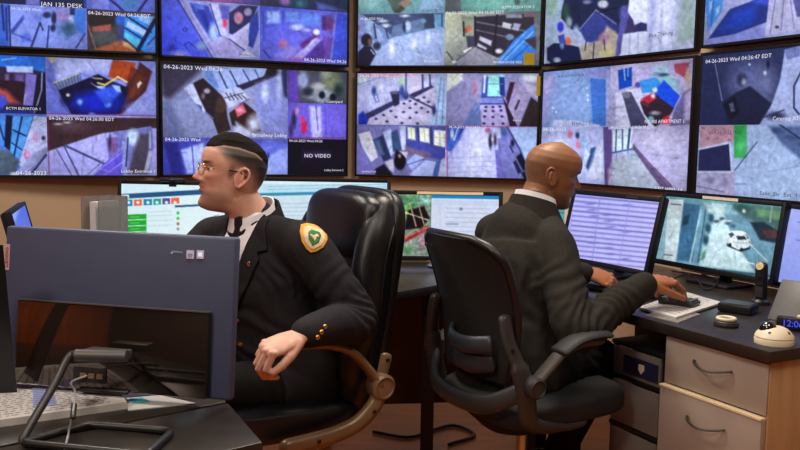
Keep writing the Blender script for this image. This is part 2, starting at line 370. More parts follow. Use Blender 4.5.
for r in (0, 1):
    for c in range(5):
        p, d, a = cols[c]; zc = (ZB if r else Z1) + SH / 2; ctr = (p[0] + d[0] * SW / 2, p[1] + d[1] * SW / 2, zc)
        t = Screen('wall_screen', WALLTXT[r, c], 'screen', ctr, a, SW, SH, group=GRP); t.frame(.0135, .05)
        MB().box((0, .06, 0), (.4, .027, .3), bev=.004).build('wall_mount', 'blackm', t.o); TV[r, c] = t
def caps(t, *rows):
    for row in rows: t.caption(*row)
W_ = (226, 230, 248)
# upper row, far left
t = TV[0, 0]; um = t.uv(87, 30)[0]; vm = t.uv(50, 6.5)[1]
t.tile(0, 0, um, vm, (60, 66, 130), [RC((30, 32, 84), -60, -50, 26, 4), RC((120, 125, 205), 26, -20, 40, 6), RC((24, 30, 84), 40, -4, 87, 10), RC((52, 84, 190), 84, -9, 92, 10)], key=1)
t.tile(um, 0, 1, vm, (104, 122, 222), [L((40, 46, 110), 2.4, (108, -2), (118, 6), (126, 14)), L((36, 44, 110), 2.4, (148, -2), (138, 12)), P((82, 132, 196), (117, -5), (140, -5), (136, 9), (124, 9)), P((132, 140, 232), (92, -5), (108, -5), (108, 9), (92, 9))], key=2)
t.tile(0, vm, um, 1, (136, 154, 236), [RC((62, 104, 205), -90, 4, 9, 48), L((30, 40, 100), 2, (2, 5), (4, 30)), L((30, 40, 100), 1.5, (6, 8), (7, 40)), L((26, 34, 90), 1.6, (9, 6), (10.5, 48)),
    P((64, 82, 168), (10, 31), (23, 15), (24.5, 19), (12, 35)), E((112, 128, 214), 38, 17, 5, 4, 2), L((40, 50, 112), 2, (40, 23), (31, 48)), L((46, 56, 118), 1.6, (49, 26), (47, 48)), E((38, 46, 92), 47, 15, 4, 3, 1.2), E((30, 38, 84), 54, 18, 2.6, 6), E((36, 44, 92), 53, 28, 2.6, 3.4), L((40, 50, 104), 1.5, (40, 23), (43, 30)),
    RC((152, 136, 204), 57, 10, 69, 22, 1.5), E((186, 206, 250), 71, 20, 2.5, 4.5), P((72, 132, 236), (75, 8), (87, 10), (85, 36), (75, 30), s=2), RC((36, 52, 100), 70, 8, 75, 15), E((72, 112, 152), 67, 29, 8, 6, 5), E((48, 84, 120), 69, 29, 4, 5, 4), L((54, 64, 128), 1.6, (85, 34), (76, 48)), P((96, 120, 230), (20, 35), (30, 33), (31, 42), (22, 42), s=1.5), L((66, 90, 180), 1, (12, 33), (32, 41))], key=3)
t.tile(um, vm, 1, 1, (72, 68, 78), [RC((44, 38, 42), 88, 13, 115, 26, 2), P((158, 92, 86), (92, 27), (111, 24), (111, 31), (93, 32)), P((84, 90, 96), (90, 33), (114, 31), (116, 42), (92, 45), s=1.5), P((170, 100, 74), (92, 50), (121, 40), (140, 53), (92, 53), s=1.5), P((206, 158, 126), (121, 40), (128, 43), (136, 51), (124, 46)), E((44, 104, 214), 121, 20, 5.5, 6, 1.5), E((60, 70, 130), 122, 32, 4, 9, 2), L((176, 120, 110), 1, (87, 22), (96, 50)),
    P((64, 146, 238), (125, 14), (156, 16), (156, 54), (144, 52), (124, 37)), P((176, 204, 250), (128, 21), (147, 31), (144, 36), (126, 26)), P((150, 194, 250), (139, 14), (154, 17), (151, 26), (139, 20)), P((92, 190, 232), (125, 32), (141, 41), (138, 49), (124, 37)), L((24, 38, 84), 1.8, (125, 15), (151, 32)), L((26, 40, 88), 1.4, (125, 28), (144, 40)), L((22, 30, 74), 4.2, (155, 20), (138, 50)), E((120, 150, 232), 151, 46, 3, 6, 2), L((44, 60, 130), 1.5, (148, 44), (156, 36)), L((150, 60, 100), 1, (87, 12.5), (156, 16)), L((130, 50, 90), 1, (87, 12), (88, 52))], key=4)
caps(t, ('JAN 135 DESK', 41, 5.8, 83), ('04-26-2023 Wed', 11, 9.6, 40), ('04-26-2023 Wed 04:26 EDT', 88, 14.3, 150))
# upper row, second
t = TV[0, 1]; um = t.uv(260, 30)[0]; v1 = t.uv(215, 2)[1]; v2 = t.uv(300, 9)[1]
t.tile(0, 0, um, v1, (96, 84, 168), [E((160, 90, 150), 220, -2, 20, 5, 3), E((60, 66, 140), 190, -20, 20, 12, 6)], key=5)
t.tile(um, 0, 1, v2, (54, 62, 96), [RC((42, 70, 100), 262, -30, 350, -6, 4), E((150, 110, 180), 285, 1, 5, 4, 2), E((60, 110, 130), 300, 4, 6, 4, 3), P((96, 110, 190), (316, 2), (330, 6), (348, 12), (318, 10), s=2)], key=6)
t.tile(0, v1, um, 1, (84, 102, 236), [G((66, 82, 236), (163, 50), (112, 124, 230), (215, 5)), P((158, 162, 226), (186, 0), (259, 4), (262, 60), (216, 58)), P((152, 152, 214), (178, -2), (186, -2), (219, 57), (210, 58)), L((52, 60, 150), 1.3, (178, 0), (212, 57)), L((176, 178, 236), 1.2, (185, 0), (216, 52)), P((56, 76, 188), (190, 3), (208, 6), (222, 36), (210, 38), (193, 12), s=1.2), P((92, 122, 224), (193, 4), (203, 5), (206, 12), (196, 11)), P((36, 56, 160), (197, 9), (205, 10), (211, 34), (207, 30), s=1.2), E((172, 194, 242), 214, 32, 5, 9, 2), P((194, 198, 246), (210, 3), (218, 4), (227, 36), (220, 35)), L((60, 66, 150), 1, (210, 4), (220, 35)), E((234, 66, 112), 225, 23, 2.2, 4.5, 1.2), P((98, 96, 190), (219, 5), (230, 6), (229, 20), (222, 18), s=1.5),
    P((44, 50, 104), (229, 13), (240, 5), (258, 6), (252, 20), (237, 37), (229, 33)), E((196, 138, 172), 238.5, 18, 4.6, 6), E((158, 150, 190), 248, 12, 4, 4), P((196, 198, 244), (234, 34), (250, 22), (252, 24), (240, 37)), P((54, 74, 170), (250, 20), (258, 10), (259, 30), (253, 48), (248, 46)), P((168, 162, 220), (212, 46), (226, 35), (248, 52), (244, 57), (216, 57)), P((186, 182, 230), (228, 37), (246, 28), (249, 42), (245, 50)), L((60, 56, 140), 1, (229, 39), (247, 52)), P((210, 208, 246), (240, 57), (246, 50), (256, 57)), L((40, 50, 140), 1.1, (184, 45), (189, 42), (197, 49)), L((50, 60, 160), 1, (184, 45), (190, 52)), E((36, 48, 130), 185, 29.5, 2.3, 2), E((100, 124, 244), 185, 29.5, 1, 1), E((50, 62, 178), 172, 48, 4, 4, 2), E((132, 156, 206), 201, 46, 5, 4, 2), E((150, 152, 226), 180, 54, 8, 3, 2)], key=7)
t.tile(um, v2, 1, 1, (100, 114, 228), [G((90, 104, 226), (262, 10), (122, 116, 226), (300, 60)), RC((154, 180, 250), 267, 11, 280, 23, 1.5), RC((120, 156, 246), 286, 12, 299, 22, 1.5), RC((112, 146, 242), 301, 13, 320, 26, 2), L((70, 82, 196), 1.4, (263, 12), (264, 40)), L((70, 82, 196), 1.2, (283, 12), (283, 24)), E((192, 204, 250), 297, 27, 6, 2.8, 1.5), E((182, 180, 246), 306, 30, 4, 1.6), P((110, 66, 152), (299, 44), (314, 34), (320, 36), (303, 50), s=1.2), P((172, 160, 230), (290, 60), (316, 38), (321, 40), (300, 61)), P((92, 64, 158), (303, 59), (321, 41), (333, 38), (331, 48), (322, 62), s=1.2), P((116, 84, 180), (322, 34), (334, 40), (330, 60), (326, 60), s=1.5), E((116, 70, 138), 329, 24, 5, 8, 2), RC((80, 60, 130), 322, 16, 326, 30, 1.5), P((78, 96, 228), (336, 13), (350, 15), (350, 64), (330, 62)), L((140, 130, 220), 2, (336, 14), (331, 60)), E((168, 116, 178), 283, 44, 5, 5, 1.5), E((236, 240, 255), 316.5, 32, 3, 2.8), P((200, 200, 248), (312, 40), (318, 37), (308, 50), (304, 52)), P((150, 140, 230), (274, 56), (290, 46), (300, 48), (288, 60), s=2), L((44, 56, 150), 1.2, (264, 51), (270, 58)), E((150, 90, 170), 296, 60, 7, 2, 2)], key=8)
caps(t, ('Broadway', 239, 55.4, 251, 'dark'), ('04-26-2023 Wed 04:26', 304, 61, 346))
# upper row, middle
t = TV[0, 2]; um = t.uv(444.5, 40)[0]; vm = t.uv(445, 12.6)[1]
t.tile(0, 0, um, vm, (122, 174, 184), [P((84, 104, 100), (385, -4), (410, -4), (404, 10), (395, 14), s=1.5), P((70, 74, 66), (395, 12), (403, 2), (406, 6), (400, 13)), P((150, 132, 118), (398, 4), (408, -2), (412, 4), (404, 8)), P((158, 196, 232), (424, -3), (444, -3), (444, 13), (418, 12), s=1.5), E((150, 200, 205), 370, 2, 10, 8, 5)], key=9)
t.tile(um, 0, 1, vm, (112, 168, 166), [RC((104, 110, 118), 445, -3, 461, 12), E((60, 80, 86), 517, 2, 3, 3), E((130, 190, 180), 490, 5, 20, 5, 5)], key=10)
t.tile(0, vm, um, 1, (166, 192, 236), [P((72, 88, 134), (360, 14), (444, 13), (444, 19), (420, 26), (388, 39), (374, 22)), P((110, 132, 176), (391, 37), (393, 26), (432, 16), (434, 28), (400, 36)), E((206, 222, 246), 383, 21, 4.4, 1.4), E((214, 226, 246), 386, 25.5, 4, 1.8), E((220, 230, 250), 405, 15.8, 4.2, 1.3), E((180, 200, 236), 408, 26, 3, 5), L((44, 56, 96), 1.2, (404, 23), (405, 32)), E((46, 56, 100), 404, 27, 1.6, 4), P((58, 78, 110), (424, 15), (433, 14), (435, 28), (424, 29)), E((130, 170, 210), 423, 21, 3, 2), P((128, 186, 232), (434, 14), (444, 14), (444, 31), (436, 29)), L((60, 90, 140), 1.5, (442, 15), (442, 26)),
    P((176, 194, 244), (368, 67), (391, 39), (444, 28.5), (444, 67)), E((244, 248, 255), 392, 49, 2.4, 7, 1.6), E((236, 242, 255), 414, 44, 2.6, 4.5, 2), E((226, 236, 255), 428, 39, 1.6, 5, 1.6), P((128, 150, 205), (371, 26), (380, 25), (392, 36), (384, 46), (372, 40)), P((160, 180, 226), (373, 28), (379, 29), (384, 40), (379, 42)), E((52, 56, 96), 377, 46, 4, 4, 1.5), L((40, 50, 90), 1.5, (374, 24), (376, 38)), L((60, 70, 110), 1.4, (386, 30), (388, 38)), P((146, 160, 226), (356, 16), (364, 15), (366, 34), (360, 50), (356, 60)), E((34, 28, 52), 366.5, 40, 5.4, 6.4), P((40, 34, 68), (357, 67), (358, 52), (364, 46), (371, 46), (376, 54), (369, 67)), E((120, 90, 96), 370, 42, 2.2, 3.6, 1), L((190, 205, 240), 1.4, (371, 50), (374, 54)), E((170, 90, 100), 358.5, 28, 1, 2)], key=11)
t.tile(um, vm, 1, 1, (112, 116, 126), [P((200, 216, 190), (445, 15), (461, 16), (464, 46), (456, 58), (445, 50)), G((216, 222, 196), (446, 20), (120, 126, 140), (480, 50)), P((150, 164, 146), (461, 15), (474, 17), (473, 40), (464, 46)), P((50, 46, 68), (475, 17), (534, 13), (534, 26), (506, 52), (497, 58), (474, 46)), L((124, 116, 134), 1.6, (477, 22), (525, 31)), L((116, 108, 126), 1.4, (476, 30), (512, 38)), L((30, 26, 44), 1.8, (475, 17), (475, 45)), L((30, 26, 44), 1.8, (497, 15), (494, 55)), P((206, 208, 226), (503, 22), (512, 24), (510, 29), (502, 27)), P((186, 190, 222), (514, 23), (521, 24), (518, 31), (512, 29)), P((194, 194, 216), (480, 36), (492, 41), (491, 46), (479, 40)), P((190, 190, 212), (478, 43), (487, 48), (486, 50), (477, 46)), E((222, 228, 240), 499, 51, 3.5, 2.4), E((128, 150, 190), 510, 37, 4, 3), RC((160, 160, 190), 506, 14, 522, 18, 1), RC((150, 120, 140), 524, 12, 535, 17),
    P((64, 138, 232), (496, 64), (514, 40), (534, 24), (536, 52), (522, 64)), L((150, 196, 248), 1.1, (505, 60), (533, 32)), L((40, 90, 190), 1, (512, 61), (534, 40)), L((150, 196, 248), .9, (500, 60), (526, 32)), P((154, 154, 174), (455, 61), (474, 47), (500, 59), (494, 66), (456, 66)), P((238, 236, 238), (463, 51), (471, 46.5), (473, 48.5), (465, 54)), L((60, 60, 70), 1, (447, 52), (456, 64)), L((80, 84, 96), 1, (456, 61), (474, 47)), E((236, 236, 240), 454, 62, 2, 1.6), E((206, 112, 100), 468, 29, 4, 3), E((150, 96, 90), 465, 31, 2, 3), P((66, 66, 92), (466, 36), (474, 36), (475, 46), (468, 48)), L((40, 36, 50), 1.6, (463.5, 22), (464, 36)), P((70, 60, 80), (524, 40), (536, 36), (536, 50))], key=12)
caps(t, ('04-26-2023 Wed', 360, 20, 383), ('04:26:00 EDT', 421, 12, 441, 'dark'), ('Broadway', 424, 62.4, 439), ('B2TM ELEVATOR 2', 502, 8.6, 534), ('04-26-2023 Wed 04:26:00 EDT', 446, 14.6, 504), ('WAREHOUSE REC', 493, 63.4, 522))
# upper row, fourth: one picture
t = TV[0, 3]
t.tile(0, 0, 1, 1, (186, 194, 230), [P((170, 190, 222), (546, -10), (568, -10), (558, 20), (553, 66), (546, 66)), E((150, 182, 168), 552, 6, 5, 10, 3), E((196, 212, 236), 556, 48, 5, 10, 3), P((44, 50, 84), (566, -10), (632, -10), (634, 20), (624, 50), (602, 46), (584, 32), (572, 30), (561, 18), (562, 10)), P((66, 76, 150), (579, 29), (596, 11), (616, 25), (618, 31), (597, 44), (586, 42), s=1), P((56, 66, 128), (598, 13), (610, 16), (620, 28), (614, 32), s=1), E((200, 202, 222), 603, 4, 5, 4, 1.2), E((140, 146, 190), 587, 2, 4, 2), L((150, 156, 200), .8, (596, 10), (580, 29)), L((150, 156, 200), .8, (596, 10), (616, 24)), E((60, 90, 80), 566, 12, 4, 7, 2), L((30, 34, 60), 1.6, (600, 12), (624, 6)), RC((80, 88, 160), 620, 8, 632, 18, 2),
    P((176, 166, 158), (580, 46), (600, 40), (607, 26), (621, 36), (618, 58), (581, 62), s=1.5), E((168, 130, 160), 604, 38, 5, 5, 2), E((196, 190, 150), 608, 52, 8, 6, 3), L((36, 38, 80), 1, (594, 43), (593, 60)), L((40, 40, 84), .9, (604, 40), (605, 50)), L((40, 40, 84), .9, (586, 42), (585, 50)), P((34, 40, 84), (547, 48), (554, 43), (566, 44), (579, 47), (582, 62), (553, 65), (547, 60)), E((222, 122, 82), 568, 41, 3, 4), E((60, 70, 222), 560.5, 27, 3.2, 5), P((70, 90, 190), (558, 36), (564, 34), (566, 44), (560, 46)), E((172, 188, 228), 576, 34, 3.4, 8, 1.5), E((160, 180, 200), 569, 22, 3, 5, 1.5), E((190, 205, 235), 557, 60, 3.6, 2.6), E((130, 150, 210), 562, 46, 2, 3),
    P((74, 64, 112), (622, 22), (630, 16), (637, 30), (634, 34), (623, 52), (617, 56), s=1), P((94, 96, 170), (622, 6), (632, 4), (628, 18), (623, 40), (618, 58), (615, 58), s=1), P((214, 220, 246), (630, -8), (648, -8), (647, 22), (636, 25), (628, 12)), P((206, 212, 242), (623, 34), (647, 31), (647, 53), (620, 57)), L((170, 176, 220), .8, (630, 34), (629, 54)), L((170, 176, 220), .8, (638, 33), (638, 54)), P((54, 58, 106), (635, 25), (641, 22), (647, 24), (647, 31), (634, 32)), P((196, 202, 242), (648, -8), (694, -8), (694, 47), (648, 52), s=1), P((214, 220, 252), (658, -8), (676, -8), (668, 48), (654, 50), s=3), L((170, 176, 226), 2, (653, -5), (650, 50), s=2), L((176, 184, 226), 1.6, (662, -5), (661, 50), s=2), P((166, 186, 190), (682, -8), (696, -8), (696, 40), (676, 44), s=4)], key=13)
caps(t, ('Blue Training', 649, 37.5, 673, 'dark'))
# upper row, far right
t = TV[0, 4]
t.tile(0, 0, 1, 1, (172, 178, 228), [P((150, 156, 232), (705, 40), (760, 24), (770, 40), (705, 48), s=3), P((84, 156, 240), (704, -10), (724, -10), (722, 11), (708, 32)), P((150, 200, 250), (709, 2), (713, 0), (713, 8), (709, 12)), P((160, 204, 250), (716, 8), (720, 5), (719, 13), (715, 17)), L((70, 110, 210), 1.2, (714, -5), (711, 26)), P((46, 66, 150), (708, 39), (730, 9), (752, 1), (771, -8), (767, 22), (735, 34)), P((44, 82, 206), (718, 30), (734, 12), (756, 6), (755, 22), (736, 30), s=4), P((70, 92, 210), (752, 2), (771, -6), (769, 6), s=2), P((192, 192, 232), (770, -10), (795, -10), (812, 28), (765, 36)), L((132, 134, 186), 1.2, (776, -4), (770, 34)), L((136, 138, 190), 1.2, (784, -4), (781, 30)), L((140, 142, 196), 1.2, (790, -4), (794, 28)), P((96, 98, 160), (793, 0), (815, -6), (815, 14), (797, 17)), E((36, 36, 62), 777, 27, 1.6, 1.2), P((120, 120, 170), (815, 0), (900, -30), (900, 10), (815, 26))], key=14)
# lower row, far left
t = TV[1, 0]; um = t.uv(46.5, 110)[0]; vm = t.uv(60, 114.6)[1]
t.tile(0, 0, um, vm, (58, 42, 78), [P((46, 116, 220), (-60, 50), (46, 55), (45, 72), (33, 70), (-60, 60)), L((150, 200, 250), 1, (2, 60), (16, 58)), P((176, 194, 246), (6, 66), (33, 66.5), (33, 73), (7, 72)), RC((120, 100, 150), 5, 74, 9, 82, 1), RC((110, 90, 160), 15, 74, 24, 82, 2), P((50, 30, 48), (-60, 74), (26, 82), (24, 103), (12, 102), (-60, 90)), P((186, 88, 84), (-4, 87), (7, 91), (19, 103), (8, 104), (-2, 96), s=2.5), P((72, 92, 222), (-60, 88), (4, 96), (8, 102), (4, 110), (-60, 110), s=2), P((132, 120, 204), (26, 73), (37, 75), (33, 106), (24, 105)), L((180, 176, 230), 1, (25, 95), (24, 104)), P((30, 25, 62), (37, 74), (46, 73), (46, 114), (32, 114)), L((186, 192, 234), 1.1, (42, 73), (41.5, 90), (38, 102), (34, 113)), RC((40, 60, 150), -60, 109, 34, 115, 2), RC((30, 24, 60), 4, 106, 40, 110)], key=15)
t.tile(um, 0, 1, vm, (136, 146, 228), [P((176, 182, 238), (56, 57), (113, 58), (108, 72), (84, 72), (56, 80), s=3), E((196, 188, 156), 52, 59, 3.5, 4, 1.2), P((110, 116, 204), (47, 60), (52, 64), (58, 92), (72, 114), (47, 114), s=2), P((122, 132, 232), (47, 78), (56, 98), (68, 114), (47, 114), s=1.5), P((172, 76, 44), (113, 59), (136, 63), (131, 83), (108, 77)), P((128, 52, 40), (131, 66), (138, 70), (134, 84), (126, 84)), P((84, 42, 44), (140, 62), (153, 72), (147, 90), (124, 114), (106, 114), (126, 86), (136, 72)), P((112, 56, 44), (137, 74), (146, 78), (140, 92), (128, 100), s=2), P((22, 20, 62), (58, 90), (98, 74), (110, 80), (129, 88), (120, 114), (72, 115)), E((28, 46, 196), 96, 103, 26, 11, 5), E((20, 20, 60), 66, 96, 5, 8, 3), E((130, 190, 255), 80, 102, 2.6, 2.6, 2), E((140, 200, 255), 108, 104, 2.6, 2.8, 2), E((150, 190, 255), 92, 115, 3, 2, 1.5), P((180, 206, 250), (91, 83), (96, 86), (105, 86), (106, 91), (98, 88)), P((60, 92, 224), (94, 91), (116, 84), (121, 93), (106, 106), s=2), P((160, 190, 250), (112, 85), (120, 86), (121, 92), (117, 92)), L((222, 200, 92), 1.8, (98, 83), (105, 85), (118, 77)), L((226, 224, 200), 1.4, (118, 77), (127, 82)), L((196, 190, 90), 1.2, (94, 78), (102, 79)), P((116, 128, 168), (54, 83), (80, 73), (81, 80), (58, 90)), L((196, 198, 150), 1, (54, 83), (80, 73)), *[L((70, 76, 120), .7, (55 + k * 3.2, 83.5 - k * 1.25), (58.5 + k * 2.8, 89.5 - k * 1.2)) for k in range(8)], L((90, 96, 160), .8, (80, 73), (81, 80)), L((120, 130, 190), 1, (80, 73), (96, 79)), P((232, 226, 230), (137, 84), (140, 81), (142, 83), (138, 88)), E((226, 222, 226), 68, 95, 1.8, 1.5), P((150, 156, 236), (154, 66), (156, 64), (156, 114), (122, 114), (146, 92), s=1.5), E((160, 170, 240), 140, 108, 12, 5, 3), E((60, 50, 80), 124, 109, 1.5, 1.5), L((170, 60, 110), .8, (46, 114), (156, 116))], key=16)
t.tile(0, vm, um, 1, (92, 124, 218), [P((24, 30, 66), (6, 115), (13, 116), (11, 152), (4, 146)), P((80, 150, 238), (-60, 115), (5, 116), (4, 146), (-60, 140)), L((30, 40, 90), 1.6, (-2, 120), (4, 140)), P((90, 162, 242), (13, 116), (34, 117), (20, 160), (10, 152)), L((24, 34, 84), 1.6, (22, 117), (14, 156)), L((24, 34, 84), 1.4, (13, 130), (26, 136)), L((30, 40, 90), 1.2, (12, 143), (22, 150)), L((24, 34, 84), 1.2, (34, 116), (20, 160)), P((192, 198, 246), (34, 116), (50, 117), (50, 160), (24, 170), (18, 164)), E((220, 130, 180), 35.3, 137, 2, 4.6), E((192, 198, 246), 35.3, 137, 1, 3), E((214, 120, 170), 27, 155, 3, 4.4), E((192, 198, 246), 27.5, 155, 1.4, 2), E((70, 50, 90), 43.5, 138, 2, 2.2), P((86, 104, 126), (-60, 146), (8, 150), (20, 162), (14, 174), (-60, 178), s=1.5), P((166, 170, 226), (14, 175), (34, 152), (47, 147), (50, 178), (14, 178)), P((140, 146, 190), (33, 156), (48, 146), (48, 156), (38, 164), s=1.2), L((44, 50, 110), 2, (46, 155), (32, 173)), E((226, 230, 255), 14, 174, 4, 2)], key=17)
t.tile(um, vm, 1, 1, (176, 176, 246), [P((70, 48, 58), (46, 117), (157, 118), (157, 128), (122, 131), (104, 133), (90, 137), (46, 152)), E((104, 80, 96), 70, 126, 14, 5, 5), E((220, 220, 240), 58, 124, 3, .9, 1), E((220, 220, 240), 67, 122.5, 2.6, .8, 1), L((60, 66, 120), 1.3, (64, 146), (79, 176)), L((70, 76, 130), 1, (57, 150), (72, 176)), L((76, 76, 126), 2.2, (66, 146), (107, 165)), L((110, 112, 170), 1, (86, 176), (104, 160)), P((110, 94, 222), (92, 176), (108, 160), (126, 146), (123, 176)), L((166, 160, 246), 1, (94, 174), (122, 152)), L((160, 150, 240), .9, (104, 175), (123, 162)), L((166, 160, 246), .8, (98, 168), (110, 172)), P((120, 112, 190), (106, 138), (122, 136), (122, 148), (109, 160)), E((60, 50, 80), 110, 142, 1.4, 7), E((150, 90, 130), 113, 146, 1.4, 6), L((150, 160, 236), 1.4, (113, 134), (150, 127)), P((126, 132, 200), (112, 132), (152, 127), (154, 146), (149, 174), (122, 174), (124, 142)), E((196, 220, 252), 133, 137, 6, 8, 2), P((150, 160, 230), (123, 142), (128, 142), (126, 172), (122, 172)), P((82, 74, 94), (140, 134), (150, 134), (146, 174), (128, 174), (134, 150), s=2), P((186, 186, 224), (149, 151), (153, 151), (148, 172), (144, 171)), L((40, 40, 70), 1.3, (128, 138), (126, 166)), L((200, 206, 244), 1, (150, 132), (150, 148)), L((150, 50, 90), .8, (48, 117), (49, 174))], key=18)
caps(t, ('BCTM ELEVATOR 1', 6, 109.4, 40), ('04-26-2023 Wed 04:26:00 EDT', 49, 119.7, 114), ('Lobby Entrance 1', 121, 172.6, 154.5), ('04-26-2023', 16, 174.8, 46))
# lower row, second
t = TV[1, 1]; u1 = t.uv(287.7, 120)[0]; vb = t.uv(225, 138)[1]; r1 = t.uv(316, 103.5)[1]; r2 = t.uv(316, 139)[1]; u0 = t.uv(225, 150)[0]
t.tile(0, 0, u1, vb, (150, 156, 206), [P((146, 154, 204), (162, 98), (186, 84), (216, 126), (216, 140), (162, 140), s=2), P((72, 66, 94), (160, 62), (210, 62), (186, 84), (170, 99), (162, 96), s=3), P((120, 128, 180), (162, 100), (172, 104), (186, 140), (162, 140), s=3), P((198, 206, 250), (184, 88), (194, 82), (209, 108), (204, 113)), P((90, 100, 170), (197, 104), (202, 106), (202, 112)), P((170, 190, 246), (203, 70), (268, 67), (280, 73), (276, 78), (241, 88), (224, 92), (210, 84)), P((120, 150, 220), (203, 71), (212, 70), (220, 88), (212, 90)), L((56, 62, 110), 1.5, (219, 71), (227, 88)), L((60, 66, 116), 1.4, (230, 71), (238, 86)), L((70, 76, 130), 1.3, (243, 70), (250, 82)), L((80, 90, 150), 1.1, (255, 70), (259, 78)), P((52, 48, 76), (236, 86), (264, 76), (277, 72), (280, 75), (243, 90)), P((46, 40, 52), (268, 66), (280, 69), (279, 75), (264, 76)),
    P((48, 38, 48), (193, 83), (203, 78), (214, 88), (224, 98), (227, 112), (227, 129), (218, 134), (213, 120), (206, 112), (199, 97)), E((76, 58, 54), 221, 106, 5.5, 10, 1.5), E((170, 160, 190), 207, 91, 3, 2.5), E((120, 104, 120), 203, 96, 2, 3), L((120, 130, 190), 1, (205, 112), (213, 118)), P((62, 46, 46), (214, 114), (226, 112), (231, 130), (219, 134)), P((190, 196, 236), (221, 93), (240, 88), (250, 98), (229, 108)), *[L((60, 60, 90), .9, (226 + k * 4, 93 + k * .6), (230 + k * 4, 100 - k * .3)) for k in range(5)], L((70, 70, 100), .9, (225, 98), (243, 93)), P((60, 42, 40), (229, 113), (236, 108), (244, 102), (256, 112), (261, 131), (254, 134), (232, 125)), P((216, 112, 146), (234.5, 108), (243, 104), (246.5, 112), (237.5, 117)), E((236, 160, 180), 240, 110, 2.4, 2, 1), L((96, 90, 110), 1, (240, 104), (249, 99)),
    P((150, 158, 232), (256, 84), (288, 72), (288, 140), (258, 128), s=3), E((206, 220, 255), 265, 92, 3.4, 9, 2), E((200, 210, 252), 279, 86, 2, 14, 2), E((214, 220, 252), 254, 124, 6, 8, 4), P((60, 62, 110), (281, 68), (288, 69), (288, 98), (284, 96), s=1.5), P((200, 206, 244), (236, 122), (256, 135), (234, 138), s=2)], key=19)
t.tile(u1, 0, 1, r1, (88, 90, 108), [P((112, 82, 196), (288, 68), (297, 69), (299, 104), (288, 104), s=1.5), E((160, 172, 216), 303, 80, 5, 8, 2), P((150, 160, 176), (304, 96), (320, 84), (334, 94), (322, 104), s=2), E((126, 134, 112), 331, 80, 10, 9, 3), E((182, 182, 190), 318, 86, 6, 3, 2), E((22, 24, 44), 322, 95, 3, 3.6), E((24, 26, 44), 333, 97, 3.2, 3.6), E((50, 54, 76), 308, 92, 5, 4, 2), E((160, 170, 160), 326, 74, 5, 3, 2), E((40, 60, 56), 338, 90, 4, 6, 2)], key=20)
t.tile(u1, r1, 1, r2, (128, 112, 236), [P((196, 196, 252), (309, 106), (321, 106), (322, 138), (312, 138), s=1.5), L((104, 90, 206), 1, (316, 106), (318, 130)), L((100, 84, 206), 1.2, (325, 106), (326, 134)), E((206, 40, 92), 304, 127, 3, 7, 1), E((216, 60, 120), 302, 119, 2, 3), E((56, 56, 96), 294, 120, 2.4, 8, 1.2), E((80, 60, 120), 291, 130, 2, 7, 1.2), E((216, 150, 190), 297, 111, 1.6, 4), E((220, 210, 250), 315, 132, 1.5, 1.6), L((150, 60, 110), .8, (289, 138), (344, 138))], key=21)
t.tile(u1, r2, 1, 1, (24, 19, 36), [RC((44, 36, 70), 303, 151, 331, 158.5, 1.5)], key=22)
t.tile(0, vb, u0, 1, (74, 78, 192), [P((172, 186, 250), (181, 150), (204, 142), (205, 172), (187, 174), s=1.5), P((48, 50, 140), (164, 142), (178, 142), (183, 176), (172, 176), s=2), L((60, 66, 160), 1, (192, 146), (194, 172)), P((120, 130, 226), (206, 140), (228, 140), (228, 176), (206, 176), s=2), RC((96, 100, 200), 164, 138, 226, 142)], key=23)
t.tile(u0, vb, u1, 1, (112, 122, 226), [P((158, 172, 246), (262, 160), (280, 150), (288, 148), (288, 176), (262, 176), s=2), E((60, 60, 150), 268, 156, 1.4, 3), P((90, 96, 200), (226, 138), (262, 138), (262, 150), (226, 160), s=3), L((150, 60, 110), .7, (226, 138), (288, 138))], key=24)
caps(t, ('Broadway Lobby', 252, 136.6, 286.5), ('04-26-2023 Wed 04:26', 163.5, 68.4, 222), ('04-26-2023 Wed', 165, 140.8, 200), ('NO VIDEO', 304, 157.4, 330), ('04-26-2023 Wed 04:26', 289, 141.8, 322), ('Lobby Entrance 2', 324, 171, 343), ('Courtyard', 326, 102.6, 342))
